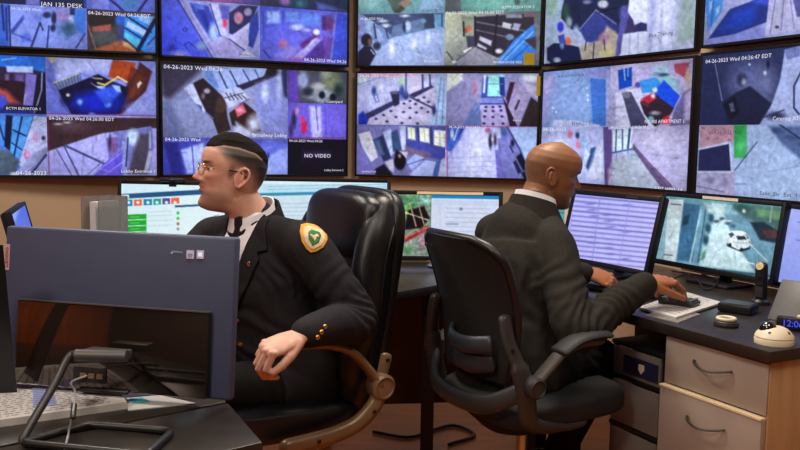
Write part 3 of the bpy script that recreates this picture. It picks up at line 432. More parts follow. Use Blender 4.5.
# lower row, middle
t = TV[1, 2]; um = t.uv(446, 120)[0]; vm = t.uv(447, 125.5)[1]
t.tile(0, 0, um, vm, (192, 196, 242), [E((216, 240, 246), 363, 80, 5, 4, 2), E((230, 170, 200), 385, 75, 30, 1.6, 1.5), L((140, 150, 220), 1, (358, 85), (384, 76)), P((176, 180, 234), (358, 96), (372, 108), (366, 116), (358, 120), s=2), E((62, 82, 150), 374, 91, 2.4, 4.4, 1.2), L((110, 120, 180), 1, (374, 97), (376, 102), (379, 102), (377, 94), (374, 96)), E((210, 214, 248), 381, 86, 2.4, 3, 1), P((60, 60, 112), (365, 114), (394, 100), (394.5, 105), (367, 120)), P((40, 62, 190), (358, 115), (363, 111), (370, 120), (368, 126), (358, 126), s=1.2), P((48, 48, 84), (390, 92), (400, 91), (399, 108), (394.5, 108)), E((110, 112, 150), 395, 92.6, 4.6, 1.4), E((64, 84, 164), 402, 92, 2.6, 7, 1.4), E((50, 60, 120), 406, 96, 3, 4, 1.4), E((176, 214, 186), 401.5, 81, 3, 4, 1.6), P((206, 200, 236), (408, 75), (421, 75), (422, 92), (409, 96)), L((90, 90, 140), 1.6, (406, 74), (406, 96)),
    P((196, 192, 228), (366, 126), (369, 119), (396, 106), (408, 100), (430, 86), (438, 92), (440, 126)), P((60, 58, 104), (408, 95), (431, 85), (434, 87), (414, 98)), L((70, 68, 116), 1.8, (410, 97), (435, 109)), *[E((52, 52, 110), x, y, 1.5, 1.1, .7) for x, y in ((376, 119), (383.5, 115), (391, 111), (387, 121.5), (396, 117), (403.5, 112), (410, 108), (402, 123), (410, 118), (416.5, 112.5), (421.5, 108), (417.5, 123.5), (428, 112), (404, 103.5), (410, 101), (415.5, 104), (418, 100), (424, 97.5), (428.5, 102))], L((66, 72, 140), 2, (422.5, 75), (423, 89)), L((66, 72, 140), 2, (429.5, 75), (430, 87)), P((204, 206, 246), (424, 75), (429, 75), (429, 86), (424, 88)), P((180, 206, 246), (437, 76), (446, 75), (446, 126), (428, 126), (436, 106)), L((120, 150, 214), 1.1, (441, 78), (436, 124)), L((120, 150, 214), 1, (444, 84), (442, 124)), E((56, 56, 116), 434, 110, 2, 5, 1.2)], key=25)
t.tile(um, 0, 1, vm, (152, 152, 206), [P((238, 242, 240), (446, 73), (463, 73), (463, 80), (446, 92), s=1.5), P((150, 148, 198), (446, 92), (476, 80), (480, 105), (462, 127), (446, 127)), P((112, 132, 194), (475, 102), (481, 107), (482, 127), (462, 127)), P((170, 166, 214), (462, 76), (480, 74), (480, 92), (476, 100), s=2), P((166, 236, 236), (488, 75), (505, 75), (502, 97), (487, 97)), P((60, 92, 196), (483, 78), (488.5, 77), (487, 97), (481, 98)), P((36, 60, 156), (499, 77), (504.5, 77), (505, 97), (500, 95)), L((90, 150, 160), .8, (488, 84), (503, 84)), L((230, 240, 244), 2, (485, 76), (484, 92)), P((128, 138, 216), (482, 97), (503, 97), (505, 105), (481, 105)), L((50, 60, 130), 1.3, (480, 104), (506, 104)), L((60, 70, 150), 1, (482, 97), (503, 97)), P((190, 178, 232), (480, 105), (506, 104.5), (509, 127), (482, 127)), *[E((50, 48, 108), x, y, 1.5, 1.2, .7) for x, y in ((486, 107), (493, 107), (500, 106.5), (485.5, 111), (493, 111), (501, 110.5), (484.5, 116.5), (493, 117), (502, 116.5), (484, 123.5), (493, 124), (503, 123.5))], P((68, 34, 72), (510, 82), (515, 82), (511, 100), (508, 106), (506, 98)), P((50, 34, 58), (503, 98), (507, 104), (513, 114), (518, 127), (510, 127)), P((174, 162, 210), (515, 83), (532, 90), (518, 127), (508, 107)), L((52, 50, 72), 2.2, (519, 101), (515.5, 109)), P((54, 44, 50), (531, 97), (540, 104), (540, 127), (519, 127)), E((232, 236, 246), 531, 78, 9, 4, 2), P((196, 190, 224), (520, 80), (540, 88), (540, 100), (531, 95), s=1.5), E((200, 130, 170), 475, 88, 1.6, 6, 1.2)], key=26)
t.tile(0, vm, um, 1, (124, 122, 182), [P((212, 212, 232), (358, 134), (370, 131), (378, 157), (371, 162), (362, 146)), P((42, 58, 96), (373, 140), (383, 135), (391, 158), (384, 162)), P((90, 110, 160), (374, 141), (379, 139), (384, 154), (380, 156), s=1.5), P((184, 194, 238), (383, 132), (391, 128), (395, 152), (391, 156)), P((60, 84, 130), (391, 133), (397, 129), (402, 150), (393, 152)), P((196, 204, 246), (399, 126), (406, 126), (406, 150), (402, 150)), P((90, 96, 180), (406, 126), (447, 127), (447, 150), (406, 142)), P((242, 250, 226), (407.5, 127), (415, 128), (415.5, 140), (408, 138.5)), P((244, 250, 236), (419, 127.5), (429, 128.5), (429.5, 143), (420, 141)), P((246, 250, 240), (434, 130), (446, 131), (445, 148), (434, 145)), L((180, 190, 200), .7, (411, 127), (412, 140)), L((180, 190, 200), .7, (424, 128), (425, 142)), L((180, 190, 200), .7, (439.5, 130), (440, 146)), L((180, 190, 200), .7, (434, 137), (446, 138)), L((54, 60, 140), 1.5, (418, 128), (419, 144)), L((54, 60, 140), 1.6, (431, 128), (432, 150)), P((74, 82, 170), (406, 140), (447, 148), (446, 162), (406, 150), s=1), P((124, 106, 138), (405, 146), (432, 154), (424, 160), (405, 152), s=1.5), E((22, 20, 32), 400, 161, 6, 9, 1), E((30, 26, 40), 397, 153.5, 2, 3), E((190, 150, 150), 399.6, 156, 1.3, 1.8), P((196, 196, 220), (400, 151.5), (408, 152), (406, 158)), P((166, 178, 238), (407, 162), (415, 154), (425, 158), (412, 171)), P((178, 190, 244), (410, 174), (425, 160), (438, 162), (432, 178), (412, 178)), L((70, 80, 140), .8, (407, 165), (424, 159)), P((30, 28, 46), (375, 169), (384, 164), (393, 175), (392, 178), (376, 178)), P((200, 200, 226), (385, 162), (393, 159), (394, 172), (390, 170)), P((132, 126, 206), (358, 142), (366, 156), (374, 178), (358, 178), s=1.2), P((80, 110, 190), (436, 162), (441, 160), (438, 178), (432, 178)), P((190, 196, 234), (441, 160), (447, 156), (447, 178), (438, 178)), RC((140, 140, 210), 358, 126, 400, 129, 2)], key=27)
t.tile(um, vm, 1, 1, (194, 198, 252), [P((66, 110, 222), (446, 126), (466, 126), (460, 140), (450, 152), (446, 150)), E((226, 234, 255), 452, 134, 1.6, 5), L((220, 226, 250), 1.4, (458, 128), (454, 140)), L((30, 50, 120), 1.4, (463, 127), (458, 140)), L((140, 146, 226), 1, (466, 126), (447, 160)), P((210, 214, 254), (470, 127), (488, 127), (492, 178), (455, 178), s=6), *[L((176, 180, 240), .7, (448, 158 + k * 5), (494, 156 + k * 5)) for k in range(4)], E((44, 44, 74), 490.5, 141, 2, 7.5), E((70, 66, 96), 495, 140, 1.8, 6), E((206, 196, 226), 492.5, 139, 1.2, 3), E((176, 116, 156), 488, 130.5, 3, 2.6), P((120, 116, 200), (495, 150), (502, 149), (507, 178), (497, 178)), P((132, 134, 204), (497, 127), (509, 127), (530, 165), (528, 180), (506, 180), (498, 150)), P((190, 200, 240), (496, 128), (501, 128), (501, 138), (497, 138)), E((84, 112, 192), 504, 133, 2.6, 5, 1.2), L((60, 66, 130), 1.2, (507, 127), (527, 162)), E((28, 30, 70), 512.5, 143, 1.8, 3.4), L((40, 44, 90), 1.4, (510, 146), (513, 152)), P((22, 26, 54), (516, 157), (521, 153), (529, 167), (523, 171)), P((26, 30, 60), (521, 173), (527, 170), (530, 179), (524, 179)), P((40, 44, 84), (513, 162), (516, 160), (522, 172), (518, 174)), P((180, 202, 252), (510, 127), (540, 127), (540, 180), (530, 172), (520, 147), s=1), L((176, 50, 120), .8, (446, 126.4), (539, 126.4)), L((206, 60, 120), .8, (447, 126), (447.4, 176))], key=28)
caps(t, ('Loading Dock', 362, 172, 376), ('East Hall', 513, 121, 521), ('04-26-2023 Wed 04:26', 449, 128, 480), ('04-26-2023 Wed', 360, 77, 388))
# lower row, fourth
t = TV[1, 3]; um = t.uv(609, 115)[0]; vm = t.uv(615, 126.8)[1]
t.tile(0, 0, um, vm, (142, 168, 222), [P((164, 162, 226), (541, 74), (556, 74), (546, 124), (541, 126), s=4), P((184, 178, 232), (544, 80), (553, 76), (549, 92), (545, 96), s=1.2), P((150, 150, 220), (580, 74), (610, 66), (610, 78), (590, 76), s=1), P((76, 128, 216), (590, 78), (607, 80), (606, 126), (592, 124)), L((128, 168, 232), 1, (589, 80), (592, 122)), *[E((226, 240, 250), x, y, .8, 1, .5) for x, y in ((587, 88), (587.5, 95), (588, 100), (553, 108), (556, 112))], P((192, 200, 242), (551, 127), (554, 120), (572, 120), (600, 125), (600, 128)), P((170, 178, 236), (606, 70), (611, 70), (611, 128), (606, 128))], key=29)
t.tile(um, 0, 1, vm, (178, 172, 216), [P((196, 190, 232), (609, 68), (640, 64), (640, 86), (609, 92), s=2), P((18, 82, 196), (618, 70), (632, 67), (632, 86), (619, 90)), L((190, 210, 246), 1.2, (624, 68), (625, 80)), L((170, 200, 246), 1, (628, 67), (628, 76)), P((206, 206, 240), (615, 93), (640, 87), (652, 126), (616, 128)), P((74, 74, 108), (622, 93), (631, 92), (649, 126), (631, 127)), E((120, 124, 150), 626.5, 95, 4, 3.4, 1), E((100, 84, 190), 638, 85, 3, 3), P((64, 150, 226), (640, 81), (655, 77), (666, 86), (657, 92), (642, 93)), E((166, 196, 220), 661, 70, 8, 5, 1.4), E((120, 160, 180), 656, 74, 5, 2), E((40, 90, 120), 664, 75, 5, 2), E((140, 190, 200), 668, 81, 8, 5, 1.4), P((26, 84, 222), (654, 92), (664, 80), (680, 96), (672, 112), (660, 101)), P((150, 190, 210), (666, 80), (676, 82), (680, 94), (674, 90)), P((54, 38, 52), (640, 102), (655, 94), (674, 108), (668, 119), (655, 127), (644, 114)), P((182, 52, 72), (641, 99), (652, 93), (657, 98), (648, 104)), P((120, 40, 60), (641, 100), (648, 104), (648, 107), (641, 104)), E((230, 220, 232), 653, 96, 2, 2), E((230, 236, 236), 655, 90, 2.4, 2.4), E((150, 150, 170), 655, 113, 5, 2), E((120, 170, 190), 651, 119, 3, 3), P((224, 44, 66), (663, 118), (669, 115), (671, 124), (661, 124), s=1), P((174, 80, 104), (674, 64), (690, 62), (685, 78), (675, 72)), E((180, 160, 140), 688, 78, 2.5, 9, 1.5), P((112, 106, 160), (675, 108), (684, 92), (692, 88), (692, 124), (670, 126)), P((180, 168, 210), (685, 94), (692, 88), (692, 122), (684, 122), s=2)], key=30)
t.tile(0, vm, um, 1, (184, 192, 242), [E((206, 130, 166), 570, 134, 2.6, 4.4, 1), E((206, 136, 176), 578, 145, 2.6, 4.6, 1), E((60, 66, 116), 577.5, 135.5, 2, 3, .8), E((130, 180, 214), 584, 143, 2, 7, 1.4), P((52, 90, 144), (591, 148), (596, 147), (594, 162), (588, 171), (586, 166)), E((110, 160, 210), 583, 160, 3, 4, 1.5), P((206, 214, 252), (586, 150), (590, 154), (584, 168), (580, 170), s=1), L((60, 90, 140), 1.2, (589, 160), (587, 168)), P((214, 222, 252), (596, 150), (603, 140), (603, 180), (586, 178), s=2), P((104, 84, 150), (603, 127), (611, 126), (611, 192), (605, 190)), E((220, 226, 250), 560, 150, 8, 12, 4)], key=31)
t.tile(um, vm, 1, 1, (190, 186, 230), [P((176, 186, 208), (612, 160), (634, 150), (672, 188), (672, 196), (606, 192), s=1), P((226, 242, 252), (613, 131), (633, 128), (630, 151), (613, 154)), L((72, 100, 170), 1.5, (616.5, 130), (615.5, 152)), L((60, 90, 164), 1.4, (622.5, 130), (622.5, 150)), L((44, 74, 150), 2.2, (630, 127), (628, 148)), L((70, 110, 180), 2, (612, 153), (632, 149)), L((110, 140, 190), 1, (617, 154), (616, 160)), L((110, 140, 190), 1, (628, 151), (628, 157)), E((130, 160, 200), 634, 155, 4, 1.4), E((60, 60, 90), 634, 147, 1.2, 2.2), P((108, 92, 136), (633, 149), (636, 147), (652, 165), (673, 187), (662, 189), (645, 166)), P((128, 108, 146), (638, 151), (650, 163), (672, 185), (669, 187), s=.6), P((108, 88, 148), (603, 128), (612, 130), (612, 162), (607, 192), (603, 190)), P((176, 160, 196), (608, 170), (612, 162), (614, 190), (609, 190), s=1.5), E((206, 202, 238), 660, 140, 16, 10, 8)], key=32)
caps(t, ('04-26-2023 Wed 04:26', 558, 78, 584, 'dark'), ('B2 HALL C 1', 572, 125.3, 590, 'dark'), ('NY 400 APARTMENT 1', 645, 123.4, 684), ('04-26-2023 Wed 04:26:00 EDT', 611, 128.8, 654), ('EXIT HALL 1A', 655, 190.2, 683), ('04-26-2023', 543, 131, 566))
# lower row, far right
t = TV[1, 4]; vm = t.uv(750, 124.8)[1]
t.tile(0, 0, 1, vm, (52, 60, 104), [E((98, 106, 156), 746, 82, 16, 18, 9), E((108, 116, 160), 765, 84, 10, 18, 8), P((36, 40, 72), (722, 102), (737, 92), (750, 86), (772, 104), (758, 126), (728, 126), s=1), P((44, 52, 96), (702, 60), (716, 62), (722, 100), (728, 126), (701, 126), s=2), L((140, 148, 190), .8, (715, 64), (722, 100)), E((58, 62, 96), 742, 80, 5, 7, 1.5), E((150, 156, 190), 744, 82, 2.4, 3.4, 1.4), P((24, 26, 46), (722, 104), (735, 96), (739, 112), (732, 120)), P((96, 100, 130), (729, 104), (733, 102), (735, 111), (731, 112)), E((30, 32, 60), 768, 64, 1.6, 4), E((190, 196, 220), 765, 73, 1.4, 2.2), E((225, 225, 240), 749.5, 64.5, 1, 1), P((168, 180, 226), (785, 50), (860, 30), (860, 130), (758, 127), (771, 106), (780, 80)), P((120, 132, 190), (784, 50), (800, 46), (800, 56), (787, 60)), L((40, 48, 90), 1.8, (801, 72), (794, 86), (794, 108), (799, 114)), E((60, 66, 100), 776, 116, 9, 4, 2), L((50, 58, 100), 1.2, (762, 118), (784, 110))], key=33)
t.tile(0, vm, 1, 1, (168, 188, 228), [P((196, 156, 178), (700, 126), (736, 125), (735, 140), (700, 149)), *[E((170, 120, 150), 703 + (k * 7) % 30, 128 + (k * 5) % 14, 1.6, 1, .8) for k in range(9)], P((56, 168, 88), (734, 125), (747, 125), (747.5, 158), (734, 158)), E((90, 200, 130), 741, 146, 4, 8, 3), P((42, 48, 96), (699, 150), (729, 143.5), (731, 171), (698, 171)), L((206, 212, 240), 1.6, (699, 149), (730, 142.5), (732, 172)), L((200, 204, 234), 1.2, (698, 172), (732, 172)), P((174, 170, 208), (696, 173), (735, 173), (735, 196), (696, 192)), E((132, 132, 172), 710, 180, 4, 3, 1.5), E((140, 136, 176), 725, 182, 3, 4, 1.5), L((100, 104, 150), .8, (697, 186), (724, 192)), P((164, 184, 222), (748, 130), (766, 130), (800, 158), (830, 175), (830, 210), (744, 200), s=3), L((150, 168, 206), 1, (752, 132), (752, 194)), P((92, 112, 160), (768, 126), (830, 126), (830, 176), (806, 164), (784, 146), s=2), *[E((70, 88, 134), 775 + (k * 13) % 36, 130 + (k * 7) % 20, 3, 2, 1.5) for k in range(9)], L((40, 54, 100), 1.6, (776, 122), (802, 140)), L((60, 74, 116), 1, (735, 170), (757, 142)), L((130, 140, 180), 1, (734, 184), (746, 184)), L((140, 156, 196), 1, (768, 172), (800, 166))], key=34)
caps(t, ('04-26-2023 Wed 04:26:47 EDT', 706, 63.5, 771.5), ('Catering XTR 1', 773, 120.5, 806), ('Sanc_Str_Ext_1', 760, 194.6, 797, 'dark'), ('04-26-2023 Wed', 712, 134, 742, 'dark'))
# ---------------------------------------------------------------- desks, cabinet, drawer tower
DZ = .75
e_ = np.array([.463, -.886]); n_ = np.array([.886, .463]); K_ = np.array([.958, 2.16])
on = lambda s_, d_, z=DZ: np.array([*(K_ - e_ * s_ + n_ * d_), z])       # s along the desk edge away from the near corner, d into the desk
xy = lambda p: (float(p[0]), float(p[1]))
def slab(parent, poly, name='desktop', z0=DZ - .032, z1=DZ, m='desk'):
    b = MB(); b.prism([(x - parent.location.x, y - parent.location.y) for x, y in poly], z0 - parent.location.z, z1 - parent.location.z, bev=.002); return b.build(name, m, parent)
rd = thing('desk', 'dark-topped desk under the right-hand monitors, over the taupe drawers', 'desk', (*xy(on(.5, .4)), 0))
slab(rd, [xy(on(0, 0)), xy(on(1.15, 0)), xy(on(1.15, .84)), xy(on(0, .84))])
b = MB(); dv = on(.6, .62, .38) - np.array([rd.location.x, rd.location.y, 0]); b.box((0, 0, 0), (1.08, .02, .66), T=trs(dv, -62.4)); b.build('modesty_panel', 'modesty', rd)
bb = thing('desk_back_board', 'low maple board standing along the back of the right-hand desk', 'board', tuple(on(.575, .855, 0)), R(-62.4)); MB().box((0, 0, DZ + .0945), (1.12, .018, .185), bev=.002).build('board', 'cabside', bb)
for x in (-.45, .45): MB().box((x, .012, .42), (.03, .006, .84)).build('bracket', 'chrome', bb)
for s_ in (.66, 1.1): MB().box((0, 0, 0), (.05, .05, .718), T=trs(on(s_, .1 if s_ > 1 else .5, .359) - np.array([rd.location.x, rd.location.y, 0]), -62.4)).build('leg', 'blackm', rd)
cd = thing('console_desk', 'brown-black console desk along the wall, carrying the double monitors', 'desk', (-.4, 3.5, 0))
kc = xy(on(1.153, 0)); kb = xy(on(1.153, .85))
slab(cd, [kc, (.19, 3.143), (-.013, 2.93), (-.10, 2.945), (-.36, 3.12), (-2.2, 2.8), (-2.2, 3.7), (-.3, 4.05), (1.0, 4.0), kb])
b = MB()
for (x0, y0), (x1, y1) in (((.5, 3.62), (.1, 3.55)), ((.1, 3.55), (-.35, 3.5)), ((-.35, 3.5), (-2.1, 3.2))):
    b.prism([(x0 + .4, y0 - 3.5), (x1 + .4, y1 - 3.5), (x1 + .4, y1 - 3.48), (x0 + .4, y0 - 3.48)], .16, .717)
b.build('modesty_panel', 'modesty', cd)
for x, y in ((.12, 3.3), (-2.1, 3.2), (-.3, 3.5), (.6, 3.65)): MB().box((x + .4, y - 3.5, .359), (.05, .05, .718)).build('leg', 'blackm', cd)
F0, Nn = np.array([-.337, 1.662]), np.array([-.234, 1.446])
fd = np.array([-.78, -.62])
nd = thing('desk', 'nearest dark desk corner, carrying the loop foot of the all-in-one computer', 'desk', (-.6, 1.3, 0))
near_poly = [tuple(F0), tuple(Nn), tuple(Nn + fd * 1.25), tuple(F0 + fd * 1.25)]
slab(nd, near_poly); q = [(F0 * .9 + Nn * .1 + fd * .05), (F0 * .1 + Nn * .9 + fd * .05), (F0 * .1 + Nn * .9 + fd * 1.2), (F0 * .9 + Nn * .1 + fd * 1.2)]
for x, y in q: MB().box((x + .6, y - 1.3, .359), (.04, .04, .718)).build('leg', 'blackm', nd)
hd = thing('desk', 'dark desk under the paper stack, behind the all-in-one computer', 'desk', (-1.1, 1.7, 0))
g0 = F0 + np.array([-.006, .008]); slab(hd, [tuple(g0), (-.43, 1.98), (-1.7, 1.98), (-1.7, float((g0 + fd * 1.75)[1])), tuple(g0 + fd * 1.4)])
for x, y in ((-.52, 1.93), (-1.65, 1.93), (-1.62, 1.0)): MB().box((x + 1.1, y - 1.7, .359), (.04, .04, .718)).build('leg', 'blackm', hd)
# taupe drawer cabinet
cp = on(.195, .012, 0); cb = thing('drawer_cabinet', 'taupe drawer cabinet with maple side and dark bow handles, under the right desk', 'cabinet', tuple(cp), R(-62.4))
b = MB(); b.box((-.175, .25, .375), (.018, .48, .68), bev=.001).box((.175, .25, .375), (.018, .48, .68), bev=.001).box((0, .48, .375), (.33, .018, .68)).box((0, .25, .045), (.33, .44, .02)).box((0, .25, .708), (.33, .46, .014)); b.build('carcass', 'cabside', cb)
for z0, z1, y0 in ((.572, .712, .004), (.30, .562, -.012), (.04, .29, -.012)):
    d_ = MB().box((0, y0 + .01, (z0 + z1) / 2), (.362, .02, z1 - z0), bev=.0015).build('drawer', 'cab', cb)
    if y0 < 0: MB().box((0, y0 + .009, z1 + .003), (.362, .024, .0055)).build('edge_strip', 'strip', d_)
    zc = {.572: .652, .30: .49, .04: .2}[z0]
    pts = [(-.066 + .132 * t, y0 - .004 - .030 * math.sin(math.pi * t) ** .6, zc + .012 - .011 * math.sin(math.pi * t)) for t in np.linspace(0, 1, 15)]
    MB().tube(pts, [(.003, .0042)] * 15, n=8, cap='round').build('handle', 'deskedge', d_)
b = MB()
for x, y in ((-.15, .04), (.15, .04), (-.15, .45), (.15, .45)): b.lathe([(.02, 0), (.02, .035)], 14, trs((x, y, 0)))
b.build('foot', 'blackm', cb)
# plastic drawer tower
tp = on(.505, .03, 0); tw = thing('plastic_drawer_unit', 'translucent plastic drawer unit with black rims, left of the taupe cabinet', 'drawers', tuple(tp), R(-62.4))
b = MB()
for z in (.642, .533, .375, .21, .03): b.box((0, .17, z), (.232, .35, .014), bev=.003)
for x in (-.11, .11):
    for y in (.01, .335): b.box((x, y, .335), (.012, .014, .61))
b.build('frame', 'black', tw)
for z0, z1, m in ((.542, .632, 'milky'), (.386, .522, 'milky'), (.22, .364, 'milky'), (.04, .2, 'milky')):
    b = MB(); zc = (z0 + z1) / 2; h = z1 - z0
    b.box((0, -.004, zc), (.206, .006, h), bev=.002).box((-.1, .16, zc), (.005, .32, h)).box((.1, .16, zc), (.005, .32, h)).box((0, .16, z0 + .003), (.2, .32, .005)); d_ = b.build('drawer', m, tw)
    if z0 > .5:
        MB().box((.022, -.0085, zc - .004), (.15, .003, h * .62)).build('label_plate', 'navy', d_)
        sh = [(-.011, .014), (.011, .014), (.012, -.002), (0, -.016), (-.012, -.002)]
        MB().prism(sh, 0, .003, T=trs((.03, -.011, zc - .004), 0, 0, 90)).build('shield_badge', 'lab', d_)
    else:
        b = MB()
        for k in range(5): b.box((-.02 + .012 * math.sin(k * 2), .14 + .005 * k, z0 + .013 + k * .011), (.13, .2, .009), T=None)
        b.build('stored_papers', 'darkgrey', d_)
# ---------------------------------------------------------------- monitors
def monitor(name, label, TL, dl, TR, dr, H, tilt, bz=.016, cat='monitor', m='bezel', deskz=DZ, base=None, stand='blackm', bot=None):
    a, c = at(*TL, dep=dl), at(*TR, dep=dr); yaw = math.degrees(math.atan2(c[1] - a[1], c[0] - a[0])); Wo = math.hypot(c[0] - a[0], c[1] - a[1])
    bt = bot or bz; M3 = np.array((Matrix.Rotation(R(yaw), 3, 'Z') @ Matrix.Rotation(R(-tilt), 3, 'X')))
    top = (a + c) / 2; ctr = top - M3 @ np.array([0, 0, bz + (H - bz - bt) / 2]); s = Screen(name, label, cat, tuple(ctr), yaw, Wo - 2 * bz, H - bz - bt, tilt); s.frame(bz, .028, m, bot=bt)
    Mi = np.array(s.M.inverted()); loc = lambda p: (Mi @ np.array([*p, 1]))[:3]
    yv = np.array([-math.sin(R(yaw)), math.cos(R(yaw)), 0]); foot_ = np.array([ctr[0], ctr[1], deskz]) + yv * .07
    hub = s.world([[0, .03, -.03]])[0]
    MB().tube([loc(hub + yv * .02), loc(lrp(hub, foot_, .5) + yv * .03), loc(foot_ + np.array([0, 0, .008]))], [(.022, .014), (.024, .012), (.03, .016)], n=14, upv=loc(np.array([ctr[0], ctr[1], ctr[2]]) + M3[:, 0]) ).build('stand_neck', stand, s.o)
    Tw = np.array(s.M.inverted() @ Matrix.Translation(foot_ + np.array([0, 0, .0008])) @ Matrix.Rotation(R(yaw), 4, 'Z'))
    b = MB()
    if base == 'disc': b.lathe([(.0, 0), (.075, 0), (.078, .005), (.06, .011), (.03, .014), (.0, .015)], 32, Tw)
    else: b.box((0, -.03, .006), (.2, .15, .011), T=Tw, bev=.004)
    b.build('stand_base', stand, s.o); MB().box((0, .035, -.02), (.14, .02, .12), bev=.006).build('rear_hub', 'blackm', s.o); return s
def strip(s, px0, px1, py, m='lab', h=.011): # paper strip on the top bezel
    u0, v = s.uv(px0, py); u1, _ = s.uv(px1, py); x0, x1 = (u0 - .5) * s.W, (u1 - .5) * s.W
    MB().box(((x0 + x1) / 2, -.0065, s.H / 2 + .008), (x1 - x0, .003, h)).build('label_strip', m, s.o)
s = monitor('monitor', 'monitor left of the bespectacled man, with green bars and coloured tiles on white', (118, 183), 3.62, (229, 179), 3.58, .31, 3)
GBAR = (36, 176, 50)
s.tile(0, 0, 1, 1, (222, 240, 246), [G((214, 238, 246), (120, 190), (232, 246, 248), (220, 230)), P((46, 96, 140), (121, 194), (230, 188), (230, 193), (121, 199), s=.4), P((232, 244, 248), (121, 195), (129, 194.6), (129, 198), (121, 198.4), s=.4), P((50, 70, 100), (117, 196), (121, 196), (121, 234), (117, 234), s=.4), P((34, 146, 190), (124.5, 200), (132.5, 199.6), (132.5, 206), (124.5, 206.4), s=.3), P((236, 108, 60), (134, 199.6), (142, 199.2), (142, 205.6), (134, 206), s=.3), P((34, 140, 190), (143.6, 199.2), (152, 198.8), (152, 205), (143.6, 205.4), s=.3), P((44, 168, 150), (153.4, 198.8), (161, 198.4), (161, 204.6), (153.4, 205), s=.3), P((100, 84, 160), (162.4, 198.3), (170, 198), (170, 204), (162.4, 204.4), s=.3), P((240, 116, 76), (171, 198), (179.4, 197.6), (179.4, 203.4), (171, 204), s=.3), *[E((236, 246, 250), x, 202.5, 1.6, 1.5, .6) for x in (128.5, 138, 148, 157, 166.5, 175)], *[P(GBAR, (124, 214.6 + k), (146.5, 213.8 + k), (146.5, 219 + k), (124, 219.8 + k), s=.3) for k in (0, 6, 12, 18)], *[L((120, 220, 130), .8, (131, 217 + k), (139, 216.8 + k), s=.4) for k in (0, 6, 12, 18)], P((46, 104, 150), (175, 205.4), (230, 202.4), (230, 204.6), (175, 207.6), s=.3), E((60, 200, 90), 178, 213, 1.5, 1.6, .5), E((90, 200, 60), 178, 218.4, 1.5, 1.6, .5), E((190, 120, 60), 178, 223.8, 1.5, 1.6, .5), E((150, 170, 170), 178, 229, 1.5, 1.6, .5), *[L((120, 150, 170), .7, (214, 211 + k), (219, 210 + k), s=.4) for k in (0, 5, 10)], *[L((190, 214, 222), .6, (148, 212 + k), (172, 211 + k), s=.5) for k in (0, 4, 9, 14)]], key=40, amt=.015, name='display')
wcm = thing('webcam', 'black webcam perched on the monitor with green bars', 'webcam', tuple(at(172, 181.4, dep=3.58)))
MB().box((0, 0, .006), (.10, .03, .016), bev=.005).build('bar', 'black', wcm); MB().lathe([(0, 0), (.008, 0), (.008, .004), (.005, .006)], 14, trs((0, -.016, .006), 0, 0, 90)).build('camera_lens', 'dome', wcm); MB().box((0, .012, -.012), (.03, .01, .022)).build('clip', 'black', wcm)
s = monitor('monitor', 'wide monitor behind the black leather chair, with teal band across a white page', (236, 178.5), 3.6, (391, 177.5), 3.6, .338, 3)
s.tile(0, 0, 1, 1, (196, 228, 242), [P((226, 242, 250), (236, 178), (392, 178), (392, 184), (236, 184), s=.5), P((66, 152, 184), (236, 193.6), (392, 190), (392, 193), (236, 196.8), s=.4), P((212, 230, 242), (236, 197), (392, 193.4), (392, 260), (236, 260), s=.4), *[L((150, 200, 222), .7, (268, 186.5 + k), (386, 184 + k), s=.4) for k in (0, 3)], P((60, 176, 130), (375, 190), (388, 189.6), (388, 192.6), (375, 193), s=.4), *[L((176, 200, 216), .6, (270, 204 + k), (320, 203 + k), s=.5) for k in (0, 4, 8, 12, 16)]], key=41, amt=.02, name='display')
s = monitor('monitor', 'monitor between the two chairs, split between a plant photo and a white document', (393, 190), 3.5, (503, 192), 3.5, .285, 4, bz=.017, base='disc', stand='chrome')
s.tile(0, 0, .34, 1, (146, 176, 150), [P((96, 150, 110), (398, 196), (420, 196), (416, 214), (398, 220), s=2), P((128, 190, 110), (404, 205), (412, 202), (410, 220), (400, 226), s=1), P((30, 12, 24), (408, 210), (424, 206), (430, 218), (422, 228), (404, 230), s=1), L((216, 206, 176), 1, (404, 212), (428, 220)), L((200, 190, 160), 1, (410, 204), (416, 226)), L((210, 200, 170), .9, (418, 203), (424, 224)), P((166, 62, 60), (398, 240), (428, 225), (430, 230), (398, 246), s=.6), L((220, 150, 140), .8, (399, 240), (428, 227)), P((160, 170, 160), (398, 246), (430, 232), (432, 256), (398, 256), s=2), E((190, 150, 170), 424, 240, 5, 7, 3), E((110, 160, 120), 408, 250, 6, 4, 2), E((150, 200, 190), 424, 200, 6, 4, 2)], key=42, amt=.2, name='photo_pane')
s.tile(.34, 0, 1, 1, (214, 222, 242), [P((34, 142, 196), (426, 190), (502, 192), (502, 199.5), (426, 198), s=.4), P((206, 216, 240), (430, 200), (502, 201), (502, 206), (430, 205), s=.4), *[L((184, 194, 222), .8, (446, 208 + k * 4.6), (490, 209 + k * 4.6), s=.5) for k in range(9)], L((150, 160, 196), 1.4, (446, 224), (458, 224), s=.6), E((120, 130, 160), 461, 209, 1.6, 1.4), L((196, 206, 230), .7, (440, 204), (440, 256))], key=43, amt=.02, name='document_pane')
strip(s, 417, 483, 191, 'strip')
s = monitor('monitor', 'small monitor glimpsed behind the bald man with a teal screen', (514, 196), 3.95, (569, 197.5), 3.85, .262, 3, m='lab')
s.tile(0, 0, 1, 1, (96, 168, 172), [P((150, 206, 206), (550, 198), (566, 198), (566, 208), (550, 206), s=1), L((60, 120, 130), 1, (552, 212), (566, 213))], key=44, amt=.03, name='display')
s = monitor('monitor', 'tilted monitor facing the bald man, filled with lavender table rows', (574, 188.5), 3.63, (665, 198.5), 3.19, .302, 14, bz=.02)
